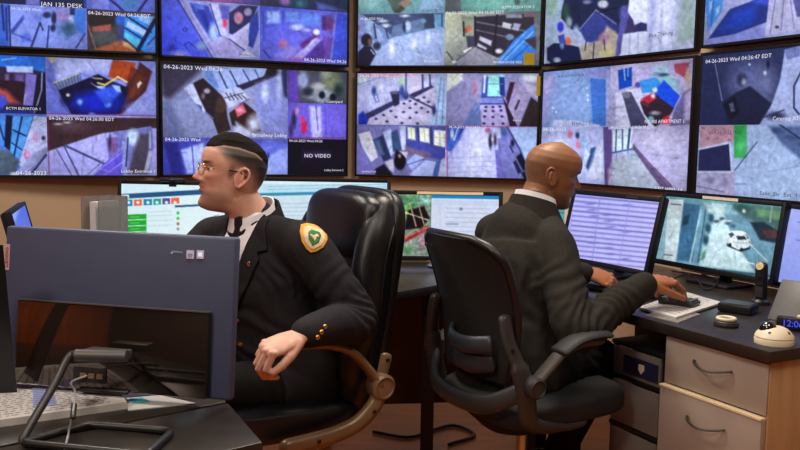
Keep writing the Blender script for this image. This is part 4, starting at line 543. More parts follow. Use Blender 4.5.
s.tile(0, 0, 1, 1, (182, 180, 244), [G((172, 172, 244), (577, 200), (196, 190, 250), (640, 270)), *[L((128, 128, 204) if k % 3 else (108, 108, 186), 1.0, (574 - k * .35, 196 + k * 4.9), (664 - k * .9, 204.5 + k * 4.9), s=.7) for k in range(15)], *[L((206, 204, 255), 1.6, (574 - k * .35, 198.6 + k * 4.9), (664 - k * .9, 207 + k * 4.9), s=.8) for k in range(15)], *[E((132, 132, 206), 590 + (k * 17) % 50, 204 + (k * 11) % 60, 4, .9, .8) for k in range(14)], L((150, 150, 226), .8, (600, 198), (592, 262)), L((160, 158, 232), .8, (630, 200), (618, 268))], key=45, amt=.02, name='display')
strip(s, 628, 640, 197, 'darkgrey', .006)
s = monitor('monitor', 'monitor showing a street camera with a white car, right of the lavender monitor', (664.5, 191.5), 3.46, (787, 203), 2.95, .290, 9, bz=.016, bot=.02)
s.tile(0, 0, 1, 1, (150, 190, 204), [P((120, 176, 184), (666, 195), (786, 206), (786, 210), (666, 199), s=.4), P((206, 224, 230), (668, 199), (684, 200), (676, 263), (664, 262), s=.4), L((96, 80, 120), 1, (671, 204), (681, 205), s=.5), L((110, 90, 120), 1, (664, 254.5), (672, 255.5), s=.5), P((120, 164, 186), (684, 200), (712, 203), (700, 266), (676, 262), s=.8), P((70, 116, 150), (684, 203), (700, 205), (692, 262), (677, 260), s=1), P((40, 70, 96), (684, 216), (690, 214), (688, 224), (682, 226), s=1), L((170, 206, 220), 1.6, (701, 210), (690, 262)), L((60, 106, 120), 1.3, (706, 208), (698, 262)), P((180, 218, 228), (712, 203), (722, 205), (716, 236), (702, 266), (699, 266), (706, 230), s=1), *[E((50, 84, 104), x, y, 3, 5, 1.5) for x, y in ((708, 228), (706, 240), (711, 218))], E((80, 130, 100), 706, 256, 4, 5, 2), P((202, 228, 236), (716, 216), (724, 214), (732, 236), (756, 264), (754, 272), (702, 266), s=1.5),
    P((120, 164, 186), (724, 214), (744, 214), (782, 250), (776, 277), (754, 271), (733, 238), s=1), L((206, 230, 236), .9, (738, 232), (768, 262)), P((196, 222, 226), (704, 203), (726, 204), (724, 216), (708, 212), s=2), P((84, 120, 120), (732, 204), (786, 209), (782, 236), (762, 226), (742, 216), s=2), P((120, 170, 130), (756, 208), (784, 211), (782, 220), (758, 216), s=2), E((60, 100, 96), 742, 208, 8, 4, 2), P((40, 56, 72), (750, 222), (764, 222), (782, 234), (780, 244), (760, 240), s=1.2), P((96, 64, 72), (762, 230), (776, 230), (781, 238), (766, 238), s=1), L((180, 200, 206), 1, (772, 206), (770, 222)), E((214, 230, 236), 744, 211, 1.6, 1.8, .8), P((30, 44, 58), (727, 246), (741, 252), (750, 249), (750, 246), (738, 250), (727, 243), s=.8), P((214, 226, 232), (725.5, 236), (728, 233), (732, 231), (740, 230.5), (746, 232.5), (749.5, 237), (750.5, 242), (749, 247), (740, 249.5), (732, 246.5), (726, 242), s=.5), P((236, 244, 248), (732, 231.4), (740, 231), (745.5, 233), (741, 235.5), (735, 234), s=.5), P((58, 82, 102), (728.5, 234), (731.8, 232), (734.5, 234.6), (731, 238), s=.4), P((46, 66, 84), (736, 236), (744.5, 236), (747, 239.5), (738, 240), s=.4), P((70, 94, 112), (746, 234), (749, 238), (747.6, 239), s=.4), E((30, 42, 54), 730, 245, 1.6, 2, .5), E((30, 42, 54), 741.5, 249.6, 1.7, 1.8, .5), L((150, 170, 182), .7, (733, 242), (748, 243.5), s=.4), E((206, 60, 60), 749.5, 242, .7, .8, .4), *[E((86, 116, 140), x, y, 3, 2, .8) for x, y in ((716, 221), (722, 219), (728, 223), (733, 226))], *[E((206, 222, 230), x, y, 2.6, 1, .6) for x, y in ((717, 219), (724, 221), (729, 221))], L((226, 240, 244), 1, (742, 261), (754, 264), s=.6), P((60, 110, 130), (664, 262), (778, 276), (778, 279), (664, 265), s=.4), P((196, 222, 238), (663, 265), (776, 279), (776, 283), (662, 269), s=.5), E((226, 236, 240), 716, 270.4, 3, 1, .5)], key=46, amt=.07, name='display')
strip(s, 704, 740, 197, 'lab')
s = monitor('monitor', 'monitor cut off by the right edge, with a plain pale blue screen', (790, 204), 3.0, (868, 214), 2.6, .29, 9, bz=.016)
s.tile(0, 0, 1, 1, (166, 178, 240), [G((176, 186, 246), (795, 210), (150, 164, 236), (800, 290)), L((120, 130, 200), 1, (798, 222), (830, 226)), L((120, 130, 200), 1, (796, 240), (830, 245))], key=47, amt=.02, name='display')
s = monitor('monitor', 'small slanted monitor poking up behind the top left edge of the computer', (9, 206), 2.62, (24, 206.5), 3.02, .27, 14, bz=.012)
s.tile(0, 0, 1, 1, (88, 120, 226), [P((150, 176, 250), (8, 206), (20, 206), (12, 232), (4, 232), s=2)], key=48, amt=.03, name='display')
# black panel at the very left edge
bp = at(13, 398.5, z=DZ + .001); tp_ = at(-2, 245, dep=1.60)
ep = thing('monitor', 'black monitor seen edge-on and leaning at the left edge of the view', 'monitor', tuple(bp))
dv = tp_ - bp; b = MB(); th = np.array([.0085, .002, 0]); dp = np.array([-.07, -.012, 0])
V = [-th, th, th + dp, -th + dp]; V = [v + o for o in (np.zeros(3), dv) for v in V]
b.add(V, [(3, 2, 1, 0), (4, 5, 6, 7), (0, 1, 5, 4), (1, 2, 6, 5), (2, 3, 7, 6), (3, 0, 4, 7)]); b.build('housing', 'black', ep, smooth=0)
# all-in-one computer seen from behind
al, ar = at(.5, 226, dep=1.735), at(233, 238, dep=1.64); yaw = math.degrees(math.atan2(ar[1] - al[1], ar[0] - al[0])); AW = float(np.linalg.norm((ar - al)[:2])); AH = .318
top = (al + ar) / 2; ac = top + np.array([0, 0, -AH / 2]); aio = thing('all_in_one_computer', 'grey-violet all-in-one computer seen from behind on a looped metal foot', 'computer')
roll = math.degrees(math.atan2(ar[2] - al[2], AW)); AM = Matrix.Translation(ac) @ Matrix.Rotation(R(yaw), 4, 'Z') @ Matrix.Rotation(R(-roll), 4, 'Y') @ Matrix.Rotation(R(-5), 4, 'X'); aio.matrix_world = AM; AMi = np.array(AM.inverted())
al_ = lambda p: (AMi @ np.array([*p, 1]))[:3]
b = MB(); b.box((0, .013, 0), (AW, .024, AH), bev=.006, seg=3); b.build('lid', 'aio', aio)
x0, x1, z0, z1 = -AW / 2 + .085 * AW, -AW / 2 + .912 * AW, -AH / 2 + .002, -AH / 2 + .535 * AH
MB().box(((x0 + x1) / 2, -.006, (z0 + z1) / 2), (x1 - x0, .016, z1 - z0), bev=.003).build('gloss_panel', 'gloss', aio)
MB().box(((x0 + x1) / 2, -.010, z1 + .0012), (x1 - x0, .012, .0022)).build('panel_rim', 'greyp', aio)
MB().box((0, .026, 0), (AW - .012, .002, AH - .012)).build('display_face', 'blackm', aio)
def apx(px, py):
    d = np.array(fw) + np.array(rt) * (px - 400) / FPX + np.array(up) * (225 - py) / FPX; A = np.array(AM); t = ((A[:3, 3] - A[:3, 1] * .0 - np.array([0, 0, CAMH])) @ A[:3, 1]) / (d @ A[:3, 1]); return al_(np.array([0, 0, CAMH]) + d * t)
for (px, py), (w_, h_), m in (((190.5, 254.5), (.0155, .0165), 'lav'), ((200.5, 254.5), (.0145, .0165), 'lav'), ((7, 257), (.0125, .053), 'redlab')):
    c_ = apx(px, py); st = MB().box((c_[0], -.0005, c_[2]), (w_, .002, h_)).build('sticker', m, aio)
    if m == 'lav' and px < 195: MB().box((c_[0], -.0018, c_[2]), (.009, .001, .004)).box((c_[0], -.0018, c_[2] - .004), (.006, .001, .0016)).build('printed_mark', 'blueink', st)
    elif m == 'lav': MB().box((c_[0] - .002, -.0018, c_[2] + .002), (.0035, .001, .0035)).box((c_[0] + .002, -.0018, c_[2] + .002), (.0035, .001, .0035)).box((c_[0] - .002, -.0018, c_[2] - .002), (.0035, .001, .0035)).box((c_[0] + .002, -.0018, c_[2] - .002), (.0035, .001, .0035)).build('printed_mark', 'white', st)
def textmesh(txt, size, T, m, parent, name='lettering'):
    cu = bpy.data.curves.new(name, 'FONT'); cu.body = txt; cu.size = size; cu.align_x = 'CENTER'; cu.align_y = 'CENTER'; cu.extrude = .0004
    o = bpy.data.objects.new(name, cu); C.objects.link(o); bpy.context.view_layer.update(); me = bpy.data.meshes.new_from_object(o); bpy.data.objects.remove(o)
    me.materials.clear(); me.materials.append(M[m]); me.transform(Matrix(T)); me.name = name; o = bpy.data.objects.new(name, me); C.objects.link(o); o.parent = parent; return o
c_ = apx(7, 257); textmesh('Lenovo', .0135, np.array(Matrix.Translation((c_[0], -.002, c_[2])) @ Matrix.Rotation(R(90), 4, 'X') @ Matrix.Rotation(R(90), 4, 'Z')), 'redink', aio)
c_ = apx(178, 252); textmesh('ThinkCentre', .0042, np.array(Matrix.Translation((c_[0], -.001, c_[2])) @ Matrix.Rotation(R(90), 4, 'X')), 'lav', aio); MB().lathe([(0, 0), (.0022, 0), (.0022, .001)], 10, trs((apx(172, 253)[0], 0, c_[2] - .002), 0, 0, 90)).build('power_mark', 'lav', aio)
# bracket, leg and foot loop
Lb = al_(at(76, 355, dep=1.615)); Rb = al_(at(127, 356, dep=1.615)); bl = MB(); bl.tube([Lb, Rb], [(.0115, .0125)] * 2, n=20); bl.box((lrp(Lb, Rb, .5) + np.array([.0, .02, 0])), (abs(Rb[0] - Lb[0]) * .9, .04, .018), bev=.003); bl.build('hinge_bracket', 'greyp', aio)
bp_ = apx(92, 374); MB().box((bp_[0] + .004, -.015, bp_[2]), (.07, .004, .028)).build('port_recess', 'blackm', aio); b = MB()
for k in (-1, 0, 1): b.box((bp_[0] + .010 + k * .018, -.0185, bp_[2]), (.012, .005, .009))
b.build('port', 'bronze', aio)
MB().tube([apx(85, 388) + np.array([0, -.016, 0]), apx(131, 391) + np.array([0, -.016, 0])], .0045, n=10, cap='round').build('cable_rail', 'black', aio)
f0, f1, f2, f3 = [at(*q, z=DZ + .0075) for q in ((20, 443), (88, 424.5), (173, 431), (146, 455))]
leg = smoothpts([Lb + np.array([.004, 0, 0]), Lb + np.array([-.012, -.004, -.004]), al_(lrp(at(70, 358, dep=1.60), f0, .35)), al_(lrp(at(70, 358, dep=1.60), f0, .92)), al_(f0 + np.array([.004, .012, .0]))], 8)
MB().tube(leg, .0075, n=14, cap='round').build('stand_leg', 'darkgrey', aio)
def rnd(pts, r, n=6):
    out = []; m = len(pts)
    for i in range(m):
        p, a, c = np.array(pts[i]), np.array(pts[i - 1]), np.array(pts[(i + 1) % m]); da = (a - p) / np.linalg.norm(a - p); dc = (c - p) / np.linalg.norm(c - p)
        for t in np.linspace(0, 1, n): out.append((1 - t) ** 2 * (p + da * r) + 2 * t * (1 - t) * p + t * t * (p + dc * r))
    return out
MB().tube([al_(p) for p in rnd([f0, f1, f2, f3], .02)], .0072, n=12, close=True, cap=False).build('foot_loop', 'black', aio)
cb_ = [apx(92, 374) + np.array([0, -.02, 0]), apx(84, 378) + np.array([0, -.045, 0]), al_(at(75, 392, dep=1.58)), al_(at(73, 412, dep=1.5)), al_(at(68, 436, z=DZ + .006)), al_(at(64, 452, z=DZ + .004))]
cbo = MB().tube(smoothpts(cb_, 6), .0021, n=8, cap='round').build('power_cable', 'cable', aio); MB().tube([al_(at(74, 405, dep=1.53)), al_(at(73, 417, dep=1.49))], .0052, n=10, cap='round').build('cable_clamp', 'darkgrey', cbo)
# papers on the left desk
def flat(name, px, z0, th, m, label, cat, group=None, lines=0, inkm='ink'):
    Q = [at(x, y, z=z0) for x, y in px]; o = Q[0] * 0 + np.mean(Q, 0); t = thing(name, label, cat, (o[0], o[1], z0), 0, group)
    MB().prism([(q[0] - o[0], q[1] - o[1]) for q in Q], 0, th).build('sheets', m, t, smooth=0)
    if lines:
        b = MB(); A, B, D = Q[0] - o, Q[1] - o, Q[3] - o
        for k in range(lines):
            v = (k + 1) / (lines + 1); u = .06
            while u < .9:
                l_ = random.uniform(.012, .05); a_ = A + (B - A) * u + (D - A) * v; c_ = A + (B - A) * min(.95, u + l_) + (D - A) * v; h_ = (D - A) * (.22 / (lines + 1))
                b.add([(*p[:2], th + .0006) for p in (a_, c_, c_ + h_, a_ + h_)], [(0, 1, 2, 3)]); u += l_ + random.uniform(.008, .03)
        b.build('print', inkm, t, smooth=0)['kind'] = 'stuff'
    return t
flat('paper_stack', [(-60, 436), (127, 409), (118, 396), (-60, 384)], DZ, .014, 'paper', 'thick stack of printed forms lying behind the looped computer foot', 'papers', lines=26)
bl_ = flat('form_sheet', [(33, 408), (57, 405), (52, 388), (33, 389)], DZ + .0145, .0012, 'blueink', 'small bluish form lying on the printed paper stack', 'paper', lines=9)
flat('leaflet', [(128, 411), (196, 404), (160, 396), (126, 399)], DZ, .002, 'paper', 'white and teal leaflet between paper stack and desk edge', 'leaflet')
flat('teal_card', [(131, 404.5), (150, 402), (142, 397.5), (130, 399)], DZ + .0025, .001, 'teal', 'small teal card lying on the white leaflet', 'card')
# upright file holder at the wall
fp = np.array([*at(105, 225, dep=3.45)[:2], DZ]); fh = thing('file_holder', 'milky plastic file holder standing left of the green-bar monitor', 'file holder', tuple(fp), R(-25))
b = MB(); b.box((-.045, 0, .14), (.004, .16, .28)).box((.045, 0, .14), (.004, .16, .28)).box((0, .08, .14), (.09, .004, .28)).box((0, -.08, .05), (.09, .004, .10)).box((0, 0, .002), (.09, .16, .004)); b.build('shell', 'milky', fh); MB().box((-.01, .01, .135), (.03, .13, .25)).build('folders', 'paper', fh)
# ---------------------------------------------------------------- small things on the right desk
def ond(px, py, z=DZ): return at(px, py, z=z)
p = ond(726, 326); pk = thing('desk_puck', 'dark round puck with white ring beside the black box', 'gadget', tuple(p))
MB().lathe([(0, 0), (.033, 0), (.036, .006), (.034, .014), (.028, .018), (0, .018)], 28).build('base', 'darkgrey', pk); pts = [(.024 * math.cos(a), .024 * math.sin(a), .022) for a in np.linspace(0, 2 * math.pi, 28, endpoint=False)]; MB().tube(pts, .0055, n=10, close=True, cap=False).build('ring', 'cream', pk)
p = ond(774, 343); dm = thing('dome_camera', 'cream dome security camera lying on the desk corner', 'camera', tuple(p), R(-62)); dm.scale = (.84, .84, .84)
MB().lathe([(0, 0), (.060, 0), (.061, .012), (.058, .016), (.060, .018), (.055, .026), (.040, .038), (.026, .043), (0, .044)], 40, np.diag([1, 1, 1.25, 1.])).build('housing', 'cream', dm)
MB().lathe([(.0, 0), (.027, 0), (.026, .01), (.021, .02), (.012, .0265), (.0, .028)], 26, trs((-.012, -.016, .043), 0, -14, 14)).build('dome', 'dome', dm); 
for a in (-70, 10, 160): MB().lathe([(0, 0), (.005, 0), (.005, .004)], 10, trs((.045 * math.cos(R(a)), .045 * math.sin(R(a)), .0385), a, 40)).build('screw', 'darkgrey', dm)
p = ond(738, 312); bx = thing('mini_computer', 'flat black box lying behind the puck', 'box', tuple(p), R(-40)); MB().box((0, 0, .016), (.105, .085, .028), bev=.006).build('case', 'black', bx); MB().box((0, 0, .0305), (.09, .07, .001)).build('lid', 'darkgrey', bx); MB().box((0, 0, .001), (.09, .07, .002)).build('feet', 'blackm', bx)
p = ond(760, 304); ph = thing('cordless_phone', 'black cordless handset standing upright in front of the street-camera monitor', 'phone', tuple(p), R(-50)); ph.scale = (.88, .88, .88)
MB().lathe([(0, 0), (.035, 0), (.034, .012), (.024, .02), (0, .02)], 24).build('cradle', 'black', ph)
hs = MB().tube([(0, .004, .012), (0, .002, .06), (0, -.002, .12), (0, -.004, .150)], [(.023, .013), (.024, .013), (.025, .013), (.0245, .0125)], n=20, cap='round', upv=(1, 0, 0)).build('handset', 'black', ph); MB().lathe([(0, 0), (.015, 0), (.015, .002), (0, .003)], 24, trs((-.002, -.0155, .147), 0, 0, 78)).build('earpiece', 'pale', hs); MB().box((0, -.0145, .09), (.028, .002, .03)).build('handset_screen', 'dome', hs); MB().box((0, -.0145, .048), (.03, .002, .04)).build('button_pad', 'darkgrey', hs)
p = ond(792, 322); gp = thing('desk_phone', 'grey desk phone wedge standing behind the blue-digit clock', 'phone', (float(p[0]), float(p[1]), DZ), R(-50))
prof = [(-.05, 0), (.06, 0), (.055, .105), (.035, .118)]
MB().prism([(y, z) for y, z in prof], -.10, .10, T=np.array([[0, 0, 1, 0.03], [1, 0, 0, .03], [0, 1, 0, 0], [0, 0, 0, 1]]), bev=.005).build('body', 'greyp', gp); MB().tube([(.09, -.03, .05), (.09, -.01, .105), (.09, .035, .128)], [(.022, .012)] * 3, n=14, cap='round', upv=(1, 0, 0)).build('receiver', 'darkgrey', gp)
p = ond(793, 330); ck = thing('digital_clock', 'black digital clock with blue digits behind the dome camera', 'clock', tuple(p), R(-32)); MB().box((0, 0, .019), (.088, .03, .036), bev=.004).build('case', 'black', ck)
textmesh('12:06', .026, np.array(Matrix.Translation((0, -.0162, .02)) @ Matrix.Rotation(R(90), 4, 'X')), 'clock', ck, 'digits'); MB().box((.02, .0, .041), (.022, .02, .008), bev=.002).build('snooze_button', 'cream', ck)
flat('paper_stack', [(638, 309), (676, 319), (722, 304), (684, 293)], DZ + .0035, .006, 'paper', 'loose white papers under the bald man\'s right hand', 'papers', lines=12)
flat('clear_folder', [(646, 316), (678, 323.5), (700, 315), (672, 306)], DZ, .003, 'clear', 'clear folder peeking out under the white papers at the desk edge', 'folder')
p = at(679, 304, z=DZ + .0102); kp = thing('keypad', 'dark numeric keypad under the bald man\'s right hand', 'keypad', tuple(p), R(-40)); MB().box((0, 0, .008), (.115, .075, .014), bev=.004).build('case', 'darkgrey', kp); b = MB()
for i in range(6):
    for j in range(4): b.box((-.044 + i * .0176, -.026 + j * .0172, .0175), (.0145, .0142, .007), bev=.002)
b.build('keys', 'greyp', kp)
p = ond(616, 291); kb_ = thing('keyboard', 'black keyboard under the bald man\'s left hand', 'keyboard', tuple(p), R(-58)); MB().box((0, 0, .009), (.36, .14, .015), bev=.004).build('case', 'blackm', kb_); b = MB()
for i in range(15):
    for j in range(5): b.box((-.165 + i * .0235, -.052 + j * .0245, .0185), (.02, .0205, .006), bev=.002)
b.build('keys', 'darkgrey', kb_)
cbl = tag(MB().tube(smoothpts([np.array([*ond(662, 284)[:2], DZ + .004]), np.array([*ond(690, 282)[:2], DZ + .03]), np.array([*ond(706, 291)[:2], DZ + .004]), np.array([*ond(716, 284)[:2], DZ + .02]), np.array([*ond(672, 272)[:2], DZ + .004])], 8), .003, n=8, cap='round').build('monitor_cable', 'black'), 'black cable tangled on the desk below the street-camera monitor', 'cable')
p = at(404, 262, z=DZ); br = thing('sound_bar', 'cream sound bar lying under the plant-photo monitor', 'speaker', (float(p[0]), float(p[1]) - .02, DZ), R(2)); MB().box((.03, 0, .02), (.17, .035, .036), bev=.006).build('case', 'strip', br); MB().box((.03, -.0185, .02), (.13, .002, .02)).build('grille', 'bronze', br)
# sticky notes on the middle screens
for tv, px, py, w_, h_, lb in ((TV[0, 2], 529, 59, .062, .07, 'yellow note stuck low on the storeroom shelves picture'), (TV[1, 2], 538.5, 86, .022, .115, 'narrow yellow note stuck on the right rim of the middle lower screen')):
    u, v = tv.uv(px, py); pos = tv.world([[(u - .5) * tv.W, -.006, (.5 - v) * tv.H]])[0]; o = MB().box((0, 0, 0), (w_, .0015, h_), bev=0).build('sticky_note', 'yellow'); o.location = pos; o.rotation_euler = tv.M.to_euler(); tag(o, lb, 'note')
# ---------------------------------------------------------------- office chairs (local: +X forward, +Y left, Z up, origin on the floor)
def star_base(root, m='darkgrey', hub=(0, 0), r=.31, ph=0, gz=.40):
    hx, hy = hub; b = MB(); b.lathe([(0, .075), (.045, .075), (.045, .115), (.032, .13), (0, .13)], 20, trs((hx, hy, 0))); hb = b.build('hub', m, root)
    MB().lathe([(0, .11), (.027, .11), (.027, .27), (.0, .27)], 18, trs((hx, hy, 0))).build('column_cover', 'blackm', root); MB().lathe([(0, .26), (.017, .26), (.017, gz), (0, gz)], 16, trs((hx, hy, 0))).build('gas_lift', 'chrome', root)
    for k in range(5):
        a = R(ph + 72 * k); c, s_ = math.cos(a), math.sin(a); l = MB().tube([(hx + .03 * c, hy + .03 * s_, .10), (hx + .15 * c, hy + .15 * s_, .095), (hx + r * c, hy + r * s_, .075)], [(.026, .022), (.022, .018), (.016, .013)], n=12, cap='round', upv=(-s_, c, 0)).build('leg', m, root)
        q = MB()
        for sd in (-1, 1): q.lathe([(0, -.008), (.024, -.008), (.026, 0), (.024, .008), (0, .008)], 18, trs((hx + r * c - s_ * .014 * sd, hy + r * s_ + c * .014 * sd, .0265), math.degrees(a), 0, 90))
        q.lathe([(0, .02), (.007, .02), (.007, .075), (0, .075)], 10, trs((hx + r * c, hy + r * s_, 0))).build('caster', 'blackm', l)
def bend(rad):                                  # bow a cushion in plan
    def f(V): V = V.copy(); V[:, 2] += (V[:, 1] / rad) ** 2 * rad * .5; return V
    return f
fcL = math.degrees(math.atan2(-.57, -.82)); c0 = np.array([-.422, 2.52, 0])
chL = thing('office_chair', 'high-backed black leather executive chair with bronze loop armrests', 'chair', tuple(c0), R(fcL))
star_base(chL, 'bronze', ph=20)
seatm = lambda tilt, loc: trs(loc, 0, tilt)
MB().sell((.26, .25, .055), .35, .35, T=trs((.01, 0, .475), 0, -3)).build('seat', 'leather', chL); MB().box((0, 0, .405), (.3, .26, .03), bev=.01).build('seat_mechanism', 'blackm', chL)
def backT(z, x, lean): return trs((x, 0, z), 0, 90 - lean)     # cushion local z -> towards the sitter
def slabcush(size, e1, e2, T, fn=None): b = MB(); b.sell(size, e1, e2, nu=64, nv=28, T=T, fn=fn); return b
Bk = lambda lean: np.array(Matrix.Rotation(R(-lean), 4, 'Y'))
def back_piece(name, zc, xc, hz, hy, hx, lean, m, root, e1=.45, e2=.4, yc=0, bow=0):
    def fn(V): V = V.copy(); V[:, 0] += bow * (V[:, 1] / max(hy, .01)) ** 2; return V
    b = MB(); b.sell((hx, hy, hz), e1, e2, nu=64, nv=32, fn=None if not bow else fn); V = b.V[0]
    T = trs((xc, yc, zc), 0, -lean); b.V[0] = V @ T[:3, :3].T + T[:3, 3]; return b.build(name, m, root)
bkx = lambda z: -.235 - (z - .5) * .16
back_piece('back_shell', .80, bkx(.80) - .05, .33, .225, .035, 9, 'leather', chL, .4, .5)
back_piece('lumbar_cushion', .66, bkx(.66) + .005, .15, .17, .055, 9, 'leather', chL, .5, .55)
back_piece('upper_cushion', .875, bkx(.875) + .0, .095, .17, .05, 9, 'leather', chL, .5, .55)
back_piece('headrest', 1.01, bkx(1.01) + .004, .108, .195, .072, 9, 'leather', chL, .55, .5)
for sd in (1, -1):
    pts = [(bkx(z) + ox, sd * (.182 + oy), z) for z, ox, oy in ((.50, .01, .0), (.62, .02, .012), (.78, .015, .016), (.92, .012, .006), (1.0, -.005, -.006), (1.058, -.03, -.04))]
    MB().tube(smoothpts(pts, 6), [(.046, .062)] * 4 + [(.048, .068)] * (len(smoothpts(pts, 6)) - 10) + [(.05, .066)] * 6, n=20, cap='round', upv=(0, 1, 0)).build('side_bolster', 'leather', chL)
    pts2 = [(x - .012, y + sd * .047, z) for x, y, z in smoothpts(pts, 6)]; MB().tube(pts2[2:-3], .004, n=6, cap='round').build('piping', 'leather', chL)
for sd in (1, -1):
    y = sd * .305
    up_ = smoothpts([(-.235, y, .575), (-.20, y, .625), (-.14, y, .685), (-.06, y + sd * .0, .715), (.04, y, .722), (.10, y, .718), (.125, y, .71)], 7)
    ar_ = MB(); ar_.tube(up_, [(.023, .013)] * len(up_), n=14, cap='round', upv=(0, 1, 0)); arm = ar_.build('armrest', 'bronze', chL)
    pd = smoothpts([(-.13, y, .703), (-.05, y, .731), (.04, y, .738), (.10, y, .732)], 6); MB().tube(pd, [(.030, .010)] * len(pd), n=14, cap='round', upv=(0, 1, 0)).build('arm_pad', 'leather', arm)
    lw = smoothpts([(-.240, y, .565), (-.225, y, .52), (-.17, y, .475), (-.10, y, .455), (-.02, y, .448), (.06, y, .445)], 7); MB().tube(lw, [(.020, .025)] * len(lw), n=14, cap='round', upv=(0, 1, 0)).build('arm_bracket', 'bronze', arm)
    MB().lathe([(0, -.026), (.036, -.026), (.038, -.02), (.038, .02), (.030, .026), (.028, .020), (0, .020)], 28, trs((-.243, y, .57), 0, 0, -90 * sd)).build('pivot', 'bronze', arm)
    MB().tube([(-.25, y - sd * .012, .575), (-.275, y - sd * .02, .65)], [(.02, .009)] * 2, n=12, cap='round', upv=(1, 0, 0)).build('back_tab', 'bronze', arm); b = MB()
    for x_, z_ in ((-.03, .452), (-.21, .505)): MB().lathe([(0, 0), (.006, 0), (.006, .002), (0, .002)], 12, trs((x_, y + sd * .0215, z_), 0, 0, -90 * sd)).build('bolt', 'black', arm)
    MB().lathe([(0, 0), (.006, 0), (.006, .003), (0, .003)], 12, trs((-.272, y + sd * -.009, .64), 0, 0, -90 * sd)).build('bolt', 'black', arm)
# task chair on the right
frA = 29; c1 = np.array([.428, 2.65, 0])
chR = thing('office_chair', 'black mesh-backed task chair under the bald man, seen from behind', 'chair', tuple(c1), R(frA))
star_base(chR, 'darkgrey', hub=(-.05, -.02), ph=10, gz=.44)
MB().sell((.235, .235, .045), .4, .45, T=trs((.0, 0, .49), 0, -2)).build('seat', 'fabric', chR); MB().box((-.04, -.01, .435), (.2, .16, .03), bev=.008).build('seat_mechanism', 'blackm', chR)
def backsheet(zs, x0, w, th, lean, n=28):
    V = []; F = []; m = len(zs)
    for i, (z, ww) in enumerate(zip(zs, w)):
        for j in range(n):
            t = -1 + 2 * j / (n - 1); y = ww * t; V.append((x0 - (z - zs[0]) * math.tan(R(lean)) + .05 * (y / .22) ** 2 + .025 * math.sin((z - zs[0]) / (zs[-1] - zs[0]) * math.pi), y, z))
    k = len(V); V += [(x - th, y, z) for x, y, z in V]
    for i in range(m - 1):
        for j in range(n - 1): a = i * n + j; F += [(a, a + 1, a + n + 1, a + n), (k + a, k + a + n, k + a + n + 1, k + a + 1)]
    for j in range(n - 1): F += [(j, k + j, k + j + 1, j + 1), ((m - 1) * n + j, (m - 1) * n + j + 1, k + (m - 1) * n + j + 1, k + (m - 1) * n + j)]
    for i in range(m - 1): F += [(i * n, (i + 1) * n, k + (i + 1) * n, k + i * n), (i * n + n - 1, k + i * n + n - 1, k + (i + 1) * n + n - 1, (i + 1) * n + n - 1)]
    return MB().add(V, F)
zs = np.linspace(.58, 1.0, 26); wf = lambda z: (.158 + .046 * math.sin(min(1, (z - .58) / .30) * 1.57)) * (1 if z < .92 else max(.05, math.sqrt(max(0, 1 - ((z - .92) / .082) ** 2)) * .55 + .45))
ws = [wf(z) for z in zs]; bkx0 = -.225
backsheet(zs, bkx0, ws, .022, 13).build('backrest', 'fabric', chR)
rim = []
for i, z in enumerate(zs): rim.append((bkx0 - .011 - (z - .58) * math.tan(R(13)) + .05 * (ws[i] / .22) ** 2 + .025 * math.sin((z - .58) / .42 * math.pi), ws[i], z))
rr = rim + [(x, -y, z) for x, y, z in rim[::-1]]; tp = rim[-1]
MB().tube(rr, .0135, n=10, cap='round').build('back_rim', 'black', chR)
for yy in (.06, .03): MB().lathe([(0, 0), (.005, 0), (.005, .004), (0, .004)], 10, trs((bkx0 - .122, yy + .03, .965), 0, -90)).build('screw', 'chrome', chR)
MB().tube(smoothpts([(-.258, .075, .70), (-.288, .03, .69), (-.298, -.03, .685), (-.294, -.09, .69), (-.27, -.145, .70)], 6), [(.011, .026)] * 25, n=12, cap='round', upv=(1, 0, 0)).build('lumbar_support', 'lumbar', chR)
MB().tube(smoothpts([(-.25, .065, .645), (-.276, .02, .633), (-.283, -.03, .63), (-.278, -.08, .633), (-.25, -.13, .645)], 6), [(.011, .030)] * 25, n=12, cap='round', upv=(1, 0, 0)).build('lumbar_support', 'lumbar', chR)
MB().tube(smoothpts([(-.22, .235, .58), (-.275, .14, .525), (-.29, 0, .51), (-.275, -.14, .525), (-.22, -.235, .58)], 7), [(.014, .028)] * 29, n=12, cap='round', upv=(1, 0, 0)).build('back_yoke', 'darkgrey', chR)
for sd in (1, -1):
    y = sd * .245
    pl = smoothpts([(-.250, sd * .185, .78), (-.248, sd * .205, .72), (-.232, sd * .235, .65), (-.215, y, .58), (-.19, y * .98, .49), (-.10, y * .9, .455), (.02, y * .85, .452)], 7); MB().tube(pl, [(.022, .014)] * 14 + [(.03, .018)] * 14 + [(.024, .016)] * (len(pl) - 28), n=14, cap='round', upv=(1, 0, 0)).build('side_upright', 'darkgrey', chR)
    y2 = sd * .262; up_ = smoothpts([(-.20, y2, .605), (-.15, y2, .65), (-.10, y2, .69), (-.04, y2, .708), (.03, y2, .71)], 7); arm = MB().tube(up_, [(.024, .014)] * len(up_), n=14, cap='round', upv=(0, 1, 0)).build('armrest', 'armgrey', chR)
    pd = smoothpts([(-.115, y2, .692), (-.06, y2, .718), (0, y2, .727), (.055, y2, .725)], 6); MB().tube(pd, [(.036, .011)] * len(pd), n=14, cap='round', upv=(0, 1, 0)).build('arm_pad', 'blackm', arm)
    MB().lathe([(0, -.03), (.028, -.03), (.03, -.024), (.03, .024), (.024, .03), (.022, .024), (0, .024)], 24, trs((-.205, y2, .60), 0, 0, -90 * sd)).build('pivot', 'darkgrey', arm)
    MB().lathe([(0, 0), (.006, 0), (.006, .003), (0, .003)], 12, trs((-.253, sd * .233, .70), 0, -90)).build('bolt', 'black', arm)
